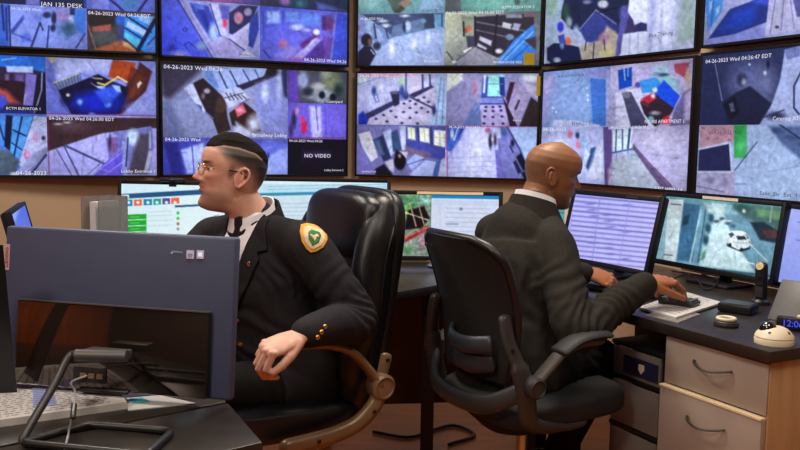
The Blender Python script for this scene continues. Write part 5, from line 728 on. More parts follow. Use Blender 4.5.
# ---------------------------------------------------------------- people
def remesh(mb, voxel, smooth=3, fac=.5):
    me = bpy.data.meshes.new('t'); me.from_pydata(np.concatenate(mb.V).tolist(), [], mb.F); me.update()
    bm = bmesh.new(); bm.from_mesh(me); bmesh.ops.recalc_face_normals(bm, faces=bm.faces); bm.to_mesh(me); bm.free()
    o = bpy.data.objects.new('t', me); C.objects.link(o); m = o.modifiers.new('r', 'REMESH'); m.mode = 'VOXEL'; m.voxel_size = voxel; m.adaptivity = 0
    if smooth: s = o.modifiers.new('s', 'SMOOTH'); s.factor = fac; s.iterations = smooth
    dg = bpy.context.evaluated_depsgraph_get(); dg.update(); r = bpy.data.meshes.new_from_object(o.evaluated_get(dg)); bpy.data.objects.remove(o); return r
def verts(me): a = np.empty(len(me.vertices) * 3); me.vertices.foreach_get('co', a); return a.reshape(-1, 3)
def norms(me): a = np.empty(len(me.vertices) * 3); me.vertices.foreach_get('normal', a); return a.reshape(-1, 3)
def place(me, name, m, parent=None, origin=None):
    V = verts(me); off = np.array(origin if origin is not None else wloc(parent)); me.vertices.foreach_set('co', (V - off).ravel()); me.update(); me.materials.clear(); me.materials.append(M[m])
    me.polygons.foreach_set('use_smooth', [True] * len(me.polygons)); me.name = name; o = bpy.data.objects.new(name, me); C.objects.link(o)
    if parent is not None: o.parent = parent
    if origin is not None: o.location = origin
    return o
def wrinkle(me, spots, base=.0025, key=0):      # soft cloth folds: spots = (point, radius, fold axis, amplitude, wavelength)
    V = verts(me); N = norms(me); D = np.array([noise.noise((x * 14 + key, y * 14, z * 7)) + .5 * noise.noise((x * 34, y * 34 + key, z * 22)) for x, y, z in V.tolist()]) * base
    for p, r, ax, am, wl in spots:
        d = np.linalg.norm(V - p, axis=1); w_ = np.exp(-(d / r) ** 2); ax = np.array(ax, float) / np.linalg.norm(ax); t = (V - p) @ ax / wl
        jit = np.array([noise.noise((x * 11 + key, y * 11, z * 11)) for x, y, z in V[w_ > .05].tolist()]); s_ = np.sin(t[w_ > .05] * 6.28 + jit * 5); D[w_ > .05] += am * w_[w_ > .05] * np.sign(s_) * np.abs(s_) ** .8
    me.vertices.foreach_set('co', (V + N * D[:, None]).ravel()); me.update()
FRONT = ([0, .006, .02, .034, .045, .054, .0635, .072, .082, .095, .11, .122, .132, .145, .16, .178, .194, .210, .222, .230, .232], [.052, .073, .081, .080, .077, .0785, .080, .081, .082, .083, .083, .080, .083, .091, .093, .090, .081, .060, .035, .010, 0])
BACK = ([0, .02, .04, .06, .08, .10, .125, .15, .175, .195, .212, .224, .232], [.0, -.03, -.052, -.070, -.084, -.094, -.102, -.104, -.098, -.085, -.062, -.035, 0])
HALF = ([0, .01, .02, .04, .06, .08, .10, .12, .15, .175, .195, .212, .224, .232], [.020, .034, .041, .051, .058, .063, .067, .071, .0755, .073, .063, .046, .026, 0])
def head_pts(T, Z, off=0.0, wide=1.0, nose=1.0):
    ip = lambda tb, z: np.interp(z, tb[0], tb[1])
    xf, xb, hw = ip(FRONT, Z), ip(BACK, Z), ip(HALF, Z) * wide; cx = -.012 * np.clip((.232 - Z) / .03, 0, 1); c, s_ = np.cos(T), np.sin(T); ex = 2 / 2.35
    cc = np.sign(c) * np.abs(c) ** ex; ss = np.sign(s_) * np.abs(s_) ** ex; X = cx + np.where(c > 0, (xf - cx) * cc, (cx - xb) * cc); Y = hw * ss
    jaw = np.clip((.05 - Z) / .05, 0, 1) * np.clip((X - .0) / .09, 0, 1); Y = Y * (1 - .30 * jaw)
    g = lambda v, m_, sd: np.exp(-((v - m_) / sd) ** 2); fr = np.clip(c * 2.2, 0, 1); aY = np.abs(Y); dX = np.zeros_like(X)
    na = np.interp(Z, [.076, .080, .084, .088, .093, .100, .110, .120, .130, .138], [0, .004, .015, .0235, .0255, .0205, .0145, .0085, .003, 0]) * nose
    nw = np.interp(Z, [.08, .09, .105, .13], [.0125, .0105, .0085, .0085]); dX += na * np.exp(-(aY / nw) ** 2.4); dX += .0085 * g(aY, .0145, .0065) * g(Z, .0875, .0065)
    dX += -.0115 * g(aY, .031, .0155) * g(Z, .1215, .0105); dX += .0045 * g(aY, .032, .021) * g(Z, .1395, .006); dX += .0095 * np.exp(-(aY / .020) ** 3) * g(Z, .0708, .0052); dX += .0085 * np.exp(-(aY / .018) ** 3) * g(Z, .0572, .0056); dX += .0045 * g(aY, 0, .016) * g(Z, .0165, .012)
    dX += -.0035 * np.exp(-(aY / .022) ** 4) * g(Z, .0640, .0020); dX += -.003 * g(aY, 0, .006) * g(Z, .0775, .004); dX += .004 * g(aY, .046, .016) * g(Z, .103, .012); dX += -.003 * g(aY, .045, .016) * g(Z, .072, .014)
    X = X + dX * fr; r_ = np.sqrt(X * X + Y * Y) + 1e-6
    return np.stack([X, Y, Z], -1)
def head_grid(nu=150, nv=120, **k):
    v = np.linspace(.004, .996, nv); Z = .232 * (.5 - .5 * np.cos(np.pi * v)); T = np.linspace(-np.pi, np.pi, nu, endpoint=False); TT, ZZ = np.meshgrid(T, Z); V = head_pts(TT, ZZ, **k).reshape(-1, 3); F = []
    for i in range(nv - 1):
        for j in range(nu): j2 = (j + 1) % nu; F.append((i * nu + j, i * nu + j2, (i + 1) * nu + j2, (i + 1) * nu + j))
    F.append(tuple(range(nu))[::-1]); F.append(tuple((nv - 1) * nu + j for j in range(nu))); return V, F
def head_T(centre, yaw, pitch=0, roll=0, sc=1.0):
    A = np.array(Matrix.Rotation(R(yaw), 4, 'Z') @ Matrix.Rotation(R(pitch), 4, 'Y') @ Matrix.Rotation(R(roll), 4, 'X') @ Matrix.Scale(sc, 4)); A[:3, 3] = np.array(centre) - A[:3, :3] @ np.array([0, 0, .125]); return A
def ear(mb, T, sd):
    E_ = np.array(T) @ np.array(Matrix.Translation((-.016, 0, .113)) @ Matrix.Scale(.84, 4, (1, 0, 0)) @ Matrix.Scale(.86, 4, (0, 0, 1)) @ Matrix.Translation((.012, 0, -.113)))
    p = np.array([(.006, .060), (.012, .085), (.004, .108), (-.010, .122), (-.026, .122), (-.034, .108), (-.030, .088), (-.018, .070), (-.006, .058)]) ; y0 = .0705
    pts = [(x - .004, sd * (y0 + .004 + .20 * max(0, -(x - .012)) + .0), z + .020) for x, z in p]
    mb.tube(smoothpts(pts, 5), .0046, n=10, cap='round', T=E_)
    mb.sell((.018, .004, .029), .9, .9, nu=20, nv=12, T=E_ @ trs((-.013, sd * (y0 + .004), .110), sd * 14, -8)); mb.sell((.008, .0055, .010), 1, 1, nu=16, nv=10, T=E_ @ trs((-.003, sd * (y0 + .0035), .083)))
    mb.tube([(.006, sd * (y0 - .002), .100), (.003, sd * (y0 + .004), .108)], .005, n=8, cap='round', T=E_)
    mb.tube(smoothpts([(-.016, sd * (y0 + .006), .130), (-.020, sd * (y0 + .009), .116), (-.014, sd * (y0 + .008), .102), (-.004, sd * (y0 + .005), .095)], 4), .0034, n=8, cap='round', T=E_)
def hand(mb, wrist, d, nrm, side, curls=(35, 45, 30), spread=5, thumb=(30, 40), sc=1.0, fk=None):   # d along the hand, nrm out of the back, side +1 = thumb on +s
    d = np.array(d, float); d /= np.linalg.norm(d); nrm = np.array(nrm, float); nrm -= d * (nrm @ d); nrm /= np.linalg.norm(nrm); s_ = np.cross(nrm, d) * side; w_ = np.array(wrist, float)
    P_ = lambda a, b, c: w_ + (d * a + s_ * b + nrm * c) * sc
    mb.tube([P_(-.02, 0, 0), P_(.01, 0, 0), P_(.04, .002, .002), P_(.07, .001, .001), P_(.094, -.001, -.003)], [(.026 * sc, .019 * sc), (.029 * sc, .0185 * sc), (.038 * sc, .0175 * sc), (.041 * sc, .0155 * sc), (.037 * sc, .0115 * sc)], n=18, cap='round', upv=s_)
    L_ = [(.045, .026, .022), (.049, .030, .023), (.046, .028, .022), (.036, .022, .019)]
    for k in range(4):
        b0 = (.030, .010, -.011, -.031)[k]; a0 = (.090, .096, .091, .080)[k]; yaw = R((1.2, .3, -.6, -1.6)[k] * spread); ang = 0; p = P_(a0, b0, .001); pts = [P_(a0 - .035, b0 * .85, .0), p]; dirh = d * math.cos(yaw) + s_ * math.sin(yaw)
        cu = fk[k] if fk else curls
        for l, c in zip(L_[k], cu):
            ang += R(c); q = dirh * math.cos(ang) - nrm * math.sin(ang); n_mid = pts[-1] + q * l * sc; pts.append(n_mid)
        r0 = (.0088, .0092, .0088, .0078)[k] * sc; mb.tube(pts, [r0 * 1.02, r0 * 1.08, r0, r0 * .92, r0 * .78], n=12, cap='round')
        mb.sell((r0 * 1.25, r0 * 1.1, r0), 1, 1, nu=14, nv=8, c=p + nrm * .002 * sc)
    a1, a2 = R(thumb[0]), R(thumb[1]); q1 = d * math.cos(a1) + s_ * math.sin(a1) - nrm * .35; q1 /= np.linalg.norm(q1); q2 = d * math.cos(a1 - a2) + s_ * math.sin(a1 - a2) - nrm * .35; q2 /= np.linalg.norm(q2)
    b = P_(.020, .024, -.006); mb.tube([b - q1 * .01 * sc, b + q1 * .036 * sc, b + (q1 * .036 + q1 * .5 * .034 + q2 * .5 * .034) * sc, b + (q1 * .053 + q2 * .017 + q2 * .028) * sc], [.0155 * sc, .0125 * sc, .0108 * sc, .0088 * sc], n=12, cap='round')
def skin_colour(me, T, base, lip, stub=None, brow=None, hairline=None, warm=None):
    V = verts(me); Ti = np.linalg.inv(np.array(T)); H = V @ Ti[:3, :3].T + Ti[:3, 3]; c = np.tile(np.array(base, float), (len(V), 1)); g = lambda v, m_, sd: np.exp(-((v - m_) / sd) ** 2)
    near = (np.linalg.norm(H - [0, 0, .12], axis=1) < .16); aY = np.abs(H[:, 1]); x, z = H[:, 0], H[:, 2]
    def mix(col, wgt): 
        wv = np.clip(wgt, 0, 1)[:, None]; c[:] = c * (1 - wv) + np.array(col, float) * wv
    n1 = np.array([noise.noise((p[0] * 45, p[1] * 45, p[2] * 45)) for p in V.tolist()]); c *= (1 + .05 * n1[:, None])
    fr = np.clip((x - .03) / .03, 0, 1) * near
    mix(lip, .75 * fr * np.exp(-(aY / .022) ** 4) * (g(z, .0705, .0045) + g(z, .0575, .005)) * (x > .07))
    if warm: mix(warm, .45 * near * (g(aY, .045, .022) * g(z, .10, .022) * (x > .03) + 1.1 * g(z, .092, .012) * (x > .092) + .8 * (aY > .074) * g(z, .115, .04) * g(x, -.012, .03)))
    if stub:
        mix(stub, .34 * near * np.clip((.066 - z) / .02, 0, 1) * np.clip((x + .01) / .03, 0, 1)); mix(stub, .30 * fr * g(z, .0775, .004) * (aY < .03))
    if brow: mix(brow, .9 * fr * np.clip(1.25 - np.abs(aY - .034) / .019, 0, 1) * g(z - .002 * (aY - .03) / .02, .1415, .0042))
    if hairline is not None: hairline(mix, H, near, aY, x, z)
    return np.clip(c, 0, 255)
def eyes(parent, T, iris=(70, 46, 30), gaze=(1, 0, 0), sc=1.0):
    A = np.array(T)
    for sd in (-1, 1):
        ce = np.array([.0615, sd * .031, .1215]); u = np.linspace(0, 2 * np.pi, 24, endpoint=False); v = np.linspace(.02, np.pi - .02, 16); g = np.array(gaze, float); g /= np.linalg.norm(g); a = np.cross(g, (0, 0, 1)); a /= np.linalg.norm(a); b_ = np.cross(a, g)
        D = np.array([g * math.cos(q) + (a * math.cos(w_) + b_ * math.sin(w_)) * math.sin(q) for q in v for w_ in u]); ang = np.repeat(v, 24); V = ce + D * .0122
        cols = np.where((ang < .24)[:, None], np.array((14, 10, 10)), np.where((ang < .50)[:, None], np.array(iris), np.array((214, 206, 204)))); F = [(i * 24 + j, i * 24 + (j + 1) % 24, (i + 1) * 24 + (j + 1) % 24, (i + 1) * 24 + j) for i in range(15) for j in range(24)]
        V = V @ A[:3, :3].T + A[:3, 3]; me = bpy.data.meshes.new('eye'); me.from_pydata(V.tolist(), [], F); colour_layer(me, lin(cols)); place(me, 'eye', 'eye', parent)
def lids(mb, T, open_=.35):
    for sd in (-1, 1):
        ce = np.array([.0612, sd * .031, .1215])
        for up_ in (1, -1):
            a0 = R(12 + 24 * open_) if up_ > 0 else R(-20 - 8 * open_); a1 = R(75) if up_ > 0 else R(-70); V = []; F = []; n1_, n2_ = 6, 15
            for r_ in (.0138, .0108):
                for i in range(n1_):
                    el = a0 + (a1 - a0) * i / (n1_ - 1)
                    for j in range(n2_): az = R(-68 + 136 * j / (n2_ - 1)); V.append(ce + r_ * np.array([math.cos(el * math.cos(az) ** .5) * math.cos(az), math.cos(el) * math.sin(az), math.sin(el * (math.cos(az) ** .45))]))
            k = n1_ * n2_
            for i in range(n1_ - 1):
                for j in range(n2_ - 1): a = i * n2_ + j; F += [(a, a + 1, a + n2_ + 1, a + n2_), (k + a, k + a + n2_, k + a + n2_ + 1, k + a + 1)]
            for j in range(n2_ - 1): F += [(j, k + j, k + j + 1, j + 1)]; a = (n1_ - 1) * n2_ + j; F += [(a, a + 1, k + a + 1, k + a)]
            for i in range(n1_ - 1): a = i * n2_; F += [(a, a + n2_, k + a + n2_, k + a)]; a = i * n2_ + n2_ - 1; F += [(a, k + a, k + a + n2_, a + n2_)]
            mb.add(V, F, T)
def bvh_of(o): off = np.array(wloc(o)); V = verts(o.data) + off; return BVHTree.FromPolygons(V.tolist(), [p.vertices[:] for p in o.data.polygons])
def applique(bvh, O, au, av, dirn, poly, off, th, name, m, parent, cut=.008):   # a piece of cloth laid onto a surface
    O, au, av, dirn = (np.array(v, float) for v in (O, au, av, dirn)); bm = bmesh.new(); f = bm.faces.new([bm.verts.new((x, y, 0)) for x, y in poly]); bmesh.ops.triangulate(bm, faces=[f])
    for _ in range(7):
        L2 = [e for e in bm.edges if e.calc_length() > cut]
        if not L2: break
        bmesh.ops.subdivide_edges(bm, edges=L2, cuts=1); bmesh.ops.triangulate(bm, faces=[f for f in bm.faces if len(f.verts) > 3])
    for v in bm.verts:
        q = O + au * v.co.x + av * v.co.y - dirn * .5; h = bvh.ray_cast(Vector(q), Vector(dirn), 1.2)
        if h[0] is None: h = bvh.find_nearest(Vector(q + dirn * .5))
        v.co = Vector(np.array(h[0]) - dirn * off)
    bm.normal_update(); s_ = sum(np.array(f.normal) @ dirn for f in bm.faces)
    if s_ > 0: bmesh.ops.reverse_faces(bm, faces=bm.faces[:])
    r_ = bmesh.ops.extrude_face_region(bm, geom=bm.faces[:]); 
    for g_ in r_['geom']:
        if isinstance(g_, bmesh.types.BMVert): g_.co -= Vector(dirn * th)
    bmesh.ops.recalc_face_normals(bm, faces=bm.faces); me = bpy.data.meshes.new(name); bm.to_mesh(me); bm.free(); return place(me, name, m, parent)
def limb(mb, pts, rad, n=18, k=6): 
    p = smoothpts(pts, k); t = np.linspace(0, len(pts) - 1, len(p)); mb.tube(p, [float(np.interp(x, range(len(rad)), rad)) for x in t], n=n, cap='round')
def trunk(mb, secs, l):                          # secs: (centre, half width, half depth)
    p = smoothpts([s[0] for s in secs], 5); t = np.linspace(0, len(secs) - 1, len(p)); mb.tube(p, [(float(np.interp(x, range(len(secs)), [s[1] for s in secs])), float(np.interp(x, range(len(secs)), [s[2] for s in secs]))) for x in t], n=36, cap='round', upv=l)
def shoe(ankle, toe_dir, parent, up_=(0, 0, 1)):
    a = np.array(ankle, float); d = np.array(toe_dir, float); d /= np.linalg.norm(d); u = np.array(up_, float); u -= d * (u @ d); u /= np.linalg.norm(u); s_ = np.cross(u, d); T = np.eye(4); T[:3, 0], T[:3, 1], T[:3, 2], T[:3, 3] = d, s_, u, a
    b = MB(); b.tube([(-.06, 0, -.045), (0, 0, -.04), (.08, 0, -.05), (.15, 0, -.06), (.19, 0, -.064)], [(.034, .033), (.04, .038), (.043, .03), (.045, .022), (.034, .016)], n=18, cap='round', upv=(0, 1, 0), T=T); b.tube([(-.02, 0, -.03), (-.015, 0, .03)], [(.042, .048), (.04, .045)], n=16, cap='round', upv=(0, 1, 0), T=T)
    me = remesh(b, .006, 3); sh = place(me, 'shoe', 'shoe', parent); q = MB(); q.prism([(-.09, -.03), (-.06, -.036), (.05, -.036), (.12, -.046), (.19, -.036), (.22, 0), (.19, .036), (.12, .046), (.05, .036), (-.06, .036), (-.09, .03)], -.088, -.074, T=T); q.build('sole', 'blackm', sh, world=True)
def neckband(name, m, parent, c, r_, z0, z1, th, tilt, lv, fv, fl=.012):
    nr = 40; Vc = []
    for zz, rr_ in ((z0, r_ + fl), (lrp(z0, z1, .6), r_ + .003), (z1, r_), (z1 + .0015, r_ + th), (lrp(z0, z1, .6), r_ + th + fl * .5), (z0, r_ + th + fl * 1.3)):
        for a in np.linspace(0, 2 * math.pi, nr, endpoint=False): Vc.append(c + lv * rr_ * math.cos(a) + fv * rr_ * math.sin(a) + np.array([0, 0, zz - tilt * math.sin(a)]))
    Fc = [(i * nr + j, i * nr + (j + 1) % nr, (i + 1) * nr + (j + 1) % nr, (i + 1) * nr + j) for i in range(5) for j in range(nr)] + [(5 * nr + j, 5 * nr + (j + 1) % nr, (j + 1) % nr, j) for j in range(nr)]
    return MB().add(Vc, Fc).build(name, m, parent, world=True, smooth=50)
# ---- bespectacled man on the left
lL = np.array([.85, -.53, 0]); fL = np.array([-.53, -.85, 0])
shL, shR = np.array([-.270, 2.415, .968]), np.array([-.575, 2.600, .962]); elL = np.array([-.128, 2.37, .775]); wrL = np.array([-.243, 2.175, .775]); elR = np.array([-.73, 2.47, .77]); wrR = np.array([-.66, 2.24, .78])
pv = np.array([-.335, 2.565, .54]); mid = (shL + shR) / 2; hc = at(231.5, 171.5, dep=2.47); HTL = head_T(hc, 201, -9, 0, .968); nb = mid + np.array([-.006, -.004, .075])
hipL, hipR = pv + lL * .09, pv - lL * .09; kL = hipL + np.array([-.335, -.25, .03]); kR = hipR + np.array([-.34, -.25, .03]); aL_ = np.array([kL[0] + .0, kL[1] + .03, .10]); aR_ = np.array([kR[0] - .02, kR[1] + .02, .10]); aL_[2] = aR_[2] = .098
def body(mb, k, HT, shl, shr, ell, wrl, elr, wrr, pv, mid, nb, hl, hr, kl, kr, al, ar, lv, hands=True, nose=1.0):
    V, F = head_grid(nose=nose); mb.add(V, F, HT); ear(mb, HT, 1); ear(mb, HT, -1)
    sk = (np.array(HT) @ np.array([-.030, 0, .055, 1]))[:3]; sk0 = (np.array(HT) @ np.array([-.025, 0, .095, 1]))[:3]; mb.tube([sk0, sk, lrp(sk, nb, .5), nb + np.array([0, 0, -.0]), nb - np.array([0, 0, .06])], [.050, .056, .0555, .060, .07], n=28, cap='round')
    trunk(mb, [(pv, .155 * k, .105 * k), (lrp(pv, mid, .4), .14 * k, .10 * k), (lrp(pv, mid, .75), .15 * k, .105 * k), (mid + np.array([0, 0, -.01]), .125 * k, .075 * k), (nb, .05, .05)], lv)
    for s_, e2, w2 in ((shl, ell, wrl), (shr, elr, wrr)): limb(mb, [lrp(s_, mid, .25), s_, lrp(s_, e2, .5), e2, lrp(e2, w2, .35), w2], [.045, .048, .042, .036, .037, .026])
    for h_, k2, a2 in ((hl, kl, al), (hr, kr, ar)): limb(mb, [h_, lrp(h_, k2, .5), k2, lrp(k2, a2, .35), a2], [.075, .068, .05, .05, .035])
b = MB(); body(b, 1, HTL, shL, shR, elL, wrL, elR, wrR, pv, mid, nb, hipL, hipR, kL, kR, aL_, aR_, lL, nose=1.18); lids(b, HTL, .55)
hand(b, wrL + np.array([-.012, -.02, -.004]), (-.72, -.52, -.22), (-.18, -.42, .9), -1 if False else 1, curls=(52, 62, 40), spread=3, thumb=(28, 30), sc=1.02)
hand(b, wrR + np.array([.0, -.01, 0]), (.25, -.95, -.1), (0, -.1, 1), -1, curls=(25, 35, 20), spread=5, sc=1.0)
me = remesh(b, .0027, 2, .45)
def fade(mix, H, near, aY, x, z):
    hl = np.interp(x, [-.11, -.06, -.02, .01, .035, .06, .085], [.062, .078, .112, .130, .150, .178, .185]); g_ = np.clip((z - hl) / .045, 0, 1) * near * (np.abs(H[:, 1]) < .2); ear_ = ((aY > .0772) & (z < .148) & (x > -.05) & (x < .012)); top_ = np.clip((z - .120) / .055, 0, 1)
    mix((36, 29, 27), np.where(ear_, 0, g_ * np.clip(.45 + .6 * top_ + .35 * np.clip((-.05 - x) / .04, 0, 1), 0, .97))); sb = np.exp(-((x - .012) / .010) ** 2) * np.clip((z - .095) / .015, 0, 1) * np.clip((.15 - z) / .01, 0, 1) * (aY > .05) * (aY < .0745); mix((70, 54, 50), .45 * sb * near)
    part = np.exp(-((z - np.interp(x, [-.09, -.05, 0, .05, .08], [.164, .187, .195, .195, .186])) / .0032) ** 2) * (aY > .03) * (x < .055) * (x > -.075) * (z > .15); mix((196, 152, 126), .7 * part * near)
cl = skin_colour(me, HTL, (218, 170, 150), (180, 100, 96), stub=(96, 78, 74), brow=(44, 32, 28), hairline=fade, warm=(206, 120, 102)); colour_layer(me, lin(cl))
man = place(me, 'person', 'skin', origin=(float(pv[0]), float(pv[1]), 0)); tag(man, 'person with glasses in dark suit and tie, seated in the leather chair looking left', 'person'); eyes(man, HTL, gaze=(1, .12, .03))
# hair
nu, nv = 150, 60; T_ = np.linspace(-np.pi, np.pi, nu, endpoint=False); Zs = np.linspace(.150, .2318, nv); Zs = .140 + (.0918) * np.sin(np.linspace(0, 1, nv) * np.pi / 2); TT, ZZ = np.meshgrid(T_, Zs); Vh = head_pts(TT, ZZ).reshape(-1, 3); ctr_ = np.array([-.01, 0, .12]); dr = Vh - ctr_; dr /= np.linalg.norm(dr, axis=1)[:, None]
lo = np.interp(Vh[:, 0], [-.104, -.08, -.05, 0, .04, .07, .10], [.150, .172, .190, .198, .198, .188, .184]); k_ = np.clip((Vh[:, 2] - lo) / .030, 0, 1); sm_ = k_ * k_ * (3 - 2 * k_); thk = np.interp(Vh[:, 0], [-.1, -.05, 0, .04, .07, .1], [.005, .006, .010, .015, .015, .010]) * sm_
nz = np.array([noise.noise((p[0] * 22, p[1] * 120, p[2] * 22)) + .6 * noise.noise((p[0] * 40, p[1] * 260, p[2] * 40)) for p in Vh.tolist()]); Vh2 = Vh + dr * (.0008 + thk * (1 + .20 * nz) - .0045 * (k_ <= 0.0))[:, None]; Vh2[:, 0] += .002 * sm_ * np.clip((Vh[:, 0] - .03) / .05, 0, 1); Vh2[:, 2] -= .004 * sm_ * np.clip((Vh[:, 0] - .075) / .02, 0, 1)
keep = k_.reshape(nv, nu) > 0; F = [(i * nu + j, i * nu + (j + 1) % nu, (i + 1) * nu + (j + 1) % nu, (i + 1) * nu + j) for i in range(nv - 1) for j in range(nu) if keep[i + 1, j] or keep[i + 1, (j + 1) % nu]]; F.append(tuple((nv - 1) * nu + j for j in range(nu)))
hb = MB(); hb.add(Vh2, F, HTL); hb.build('hair', 'hair', man, world=True, smooth=60)
# glasses
gl = MB(); A_ = lambda p: (HTL @ np.array([*p, 1]))[:3]
for sd in (1, -1):
    pts = [(.0965 - .012 * abs(math.cos(a)) * 0 - .35 * max(0, abs(.031 * sd + .0255 * math.copysign(abs(math.cos(a)) ** .75, math.cos(a))) - .03), sd * .031 + .0255 * math.copysign(abs(math.cos(a)) ** .75, math.cos(a)), .119 + .0175 * math.copysign(abs(math.sin(a)) ** .8, math.sin(a))) for a in np.linspace(0, 2 * math.pi, 28, endpoint=False)]
    gl.tube(pts, .0011, n=8, close=True, cap=False, T=HTL)
    gl.tube([(.0895, sd * .0565, .126), (.08, sd * .0725, .1275), (.02, sd * .0765, .128), (-.012, sd * .0775, .128), (-.035, sd * .079, .112)], .0016, n=8, cap='round', T=HTL)
gl.tube(smoothpts([(.0965, .0065, .122), (.1, 0, .1245), (.0965, -.0065, .122)], 5), .0012, n=8, cap='round', T=HTL); gs = gl.build('glasses', 'gold', man, world=True)
for sd in (1, -1):
    b = MB(); b.sell((.0010, .0245, .0165), .3, .8, nu=30, nv=12, T=HTL @ trs((.094 - .002, sd * .031, .119), -sd * 14)); b.build('lens', 'lens', gs, world=True); MB().tube([(.02, sd * .0768, .1283), (-.012, sd * .0778, .128), (-.035, sd * .0793, .112)], .0022, n=8, cap='round', T=HTL).build('temple_tip', 'black', gs, world=True)
# jacket
jb = MB(); trunk(jb, [(pv + np.array([0, 0, -.05]), .195, .145), (pv + np.array([0, 0, .03]), .19, .142), (lrp(pv, mid, .42), .172, .135), (lrp(pv, mid, .78), .182, .132), (mid + np.array([0, 0, -.03]), .165, .105), (mid + np.array([0, 0, .035]), .115, .078), (nb + np.array([0, 0, .0]), .063, .062)], lL)
limb(jb, [lrp(shL, mid, .3) + np.array([0, 0, .005]), shL, lrp(shL, elL, .5) + np.array([.01, 0, 0]), elL + np.array([.01, .01, -.01]), lrp(elL, wrL, .45), wrL], [.068, .073, .066, .061, .055, .041]); limb(jb, [lrp(shR, mid, .3), shR, lrp(shR, elR, .5), elR, lrp(elR, wrR, .5), wrR], [.066, .07, .062, .058, .052, .04])
for h_, k2 in ((hipL, kL), (hipR, kR)): limb(jb, [h_ + np.array([0, 0, .0]), lrp(h_, k2, .28), lrp(h_, k2, .42)], [.105, .09, .07])
for s_, sg in ((shL, 1), (shR, -1)): limb(jb, [nb + np.array([0, 0, -.035]), lrp(nb, s_, .5) + np.array([0, 0, -.012]), s_ + np.array([0, 0, .002])], [.055, .060, .066])
me = remesh(jb, .0055, 14); da = (elL - shL) / np.linalg.norm(elL - shL); dfo = (wrL - elL) / np.linalg.norm(wrL - elL)
wrinkle(me, [(elL, .07, dfo + da, .0065, .026), (lrp(shL, elL, .55), .07, da + .5 * lL, .0045, .036), (lrp(pv, mid, .45) + fL * .12, .13, (.25, .1, 1), .004, .06), (lrp(pv, mid, .8) + lL * .14 + fL * .08, .06, (1, .3, .6), .0045, .034), (elR, .08, (0, 1, 1), .004, .03)], .002, 3)
jk = place(me, 'jacket', 'suit', man); bv = bvh_of(jk)
O_ = nb + fL * .02 + np.array([0, 0, 0]); au, av = lL, np.array([0, 0, 1.]); dn = -fL
sh_ = applique(bv, O_, au, av, dn, [(-.052, .022), (.056, .022), (.058, .0), (.046, -.07), (.006, -.26), (-.006, -.26), (-.046, -.07), (-.054, .0)], .003, .003, 'shirt', 'shirt', man)
cb2 = MB(); ring = []
for a in np.linspace(0, 2 * math.pi, 34, endpoint=False):
    r_ = .0605; p = nb + lL * r_ * math.cos(a) * 1.0 + fL * (r_ * .98 * math.sin(a) + .004) + np.array([0, 0, .016 - .030 * math.sin(a)]); ring.append(p + np.array([-.004, 0, 0]))
cb2.tube(ring, [(.0045, .021)] * 34, n=10, close=True, cap=False, upv=None) if False else None
Vc = []; nr = len(ring)
for dz_, dr_ in ((-.03, .008), (-.005, .003), (.016, .0), (.018, .004), (-.004, .007), (-.03, .012)):
    for p in ring: o_ = p - nb; o_[2] = 0; o_ /= np.linalg.norm(o_); Vc.append(p + o_ * dr_ + np.array([0, 0, dz_]))
Fc = [(i * nr + j, i * nr + (j + 1) % nr, (i + 1) * nr + (j + 1) % nr, (i + 1) * nr + j) for i in range(5) for j in range(nr)] + [(5 * nr + j, 5 * nr + (j + 1) % nr, (j + 1) % nr, j) for j in range(nr)]
MB().add(Vc, Fc).build('shirt_collar', 'shirt', sh_, world=True)
neckband('jacket_collar', 'suit', man, nb + fL * -.004, .066, -.04, .022, .005, .034, lL, fL, .018)
ti = applique(bv, O_, au, av, dn, [(-.014, .012), (.014, .012), (.016, -.012), (.010, -.022), (.022, -.20), (.004, -.26), (-.022, -.20), (-.010, -.022), (-.016, -.012)], .0075, .004, 'tie', 'tie', man)
for sg in (1, -1):
    applique(bv, O_, au, av, dn, [(sg * x, y) for x, y in ((.060, .030), (.078, .015), (.092, -.035), (.108, -.078), (.084, -.085), (.094, -.105), (.060, -.19), (.006, -.275), (.0, -.26), (.046, -.08))], .0065, .0045, 'lapel', 'suit', man)
pin = applique(bv, O_, au, av, dn, [(.064, -.112), (.069, -.109), (.074, -.112), (.0735, -.121), (.069, -.127), (.0645, -.121)], .0115, .0025, 'lapel_pin', 'chrome', man, cut=.004)
def buttons(pts, dirn, r_, m):
    for p in pts:
        h = bv.ray_cast(Vector(np.array(p) - np.array(dirn) * .4), Vector(dirn), 1.0)
        if h[0] is None: continue
        z_ = -Vector(dirn); T = np.array(Matrix.Translation(h[0]) @ z_.to_track_quat('Z', 'Y').to_matrix().to_4x4()); MB().lathe([(0, -.002), (r_, -.002), (r_, .003), (r_ * .6, .005), (0, .0055)], 16, T).build('button', m, man, world=True)
buttons([O_ + lL * .006 + np.array([0, 0, -.29]), O_ + lL * .006 + np.array([0, 0, -.365])], dn, .0085, 'gold')
vd = np.array([hc[0] * .75, hc[1], -.12]); vd /= np.linalg.norm(vd)
buttons([at(x, y, dep=2.2) for x, y in ((317.5, 337), (321.5, 332.5), (325.5, 328))], vd, .0062, 'gold')
pc = at(316, 237, dep=2.35); nd_ = np.array([-.30, .93, -.12]); nd_ /= np.linalg.norm(nd_); pu = np.cross(nd_, (0, 0, 1.)); pu /= np.linalg.norm(pu); pvv = np.cross(pu, nd_); pu2 = pu * math.cos(.30) - pvv * math.sin(.30); pv2 = pvv * math.cos(.30) + pu * math.sin(.30)
shield = lambda k: [(k * x, k * y) for x, y in ((-.040, .026), (-.024, .035), (0, .038), (.024, .035), (.040, .026), (.041, .004), (.030, -.022), (.014, -.038), (0, -.045), (-.014, -.038), (-.030, -.022), (-.041, .004))]
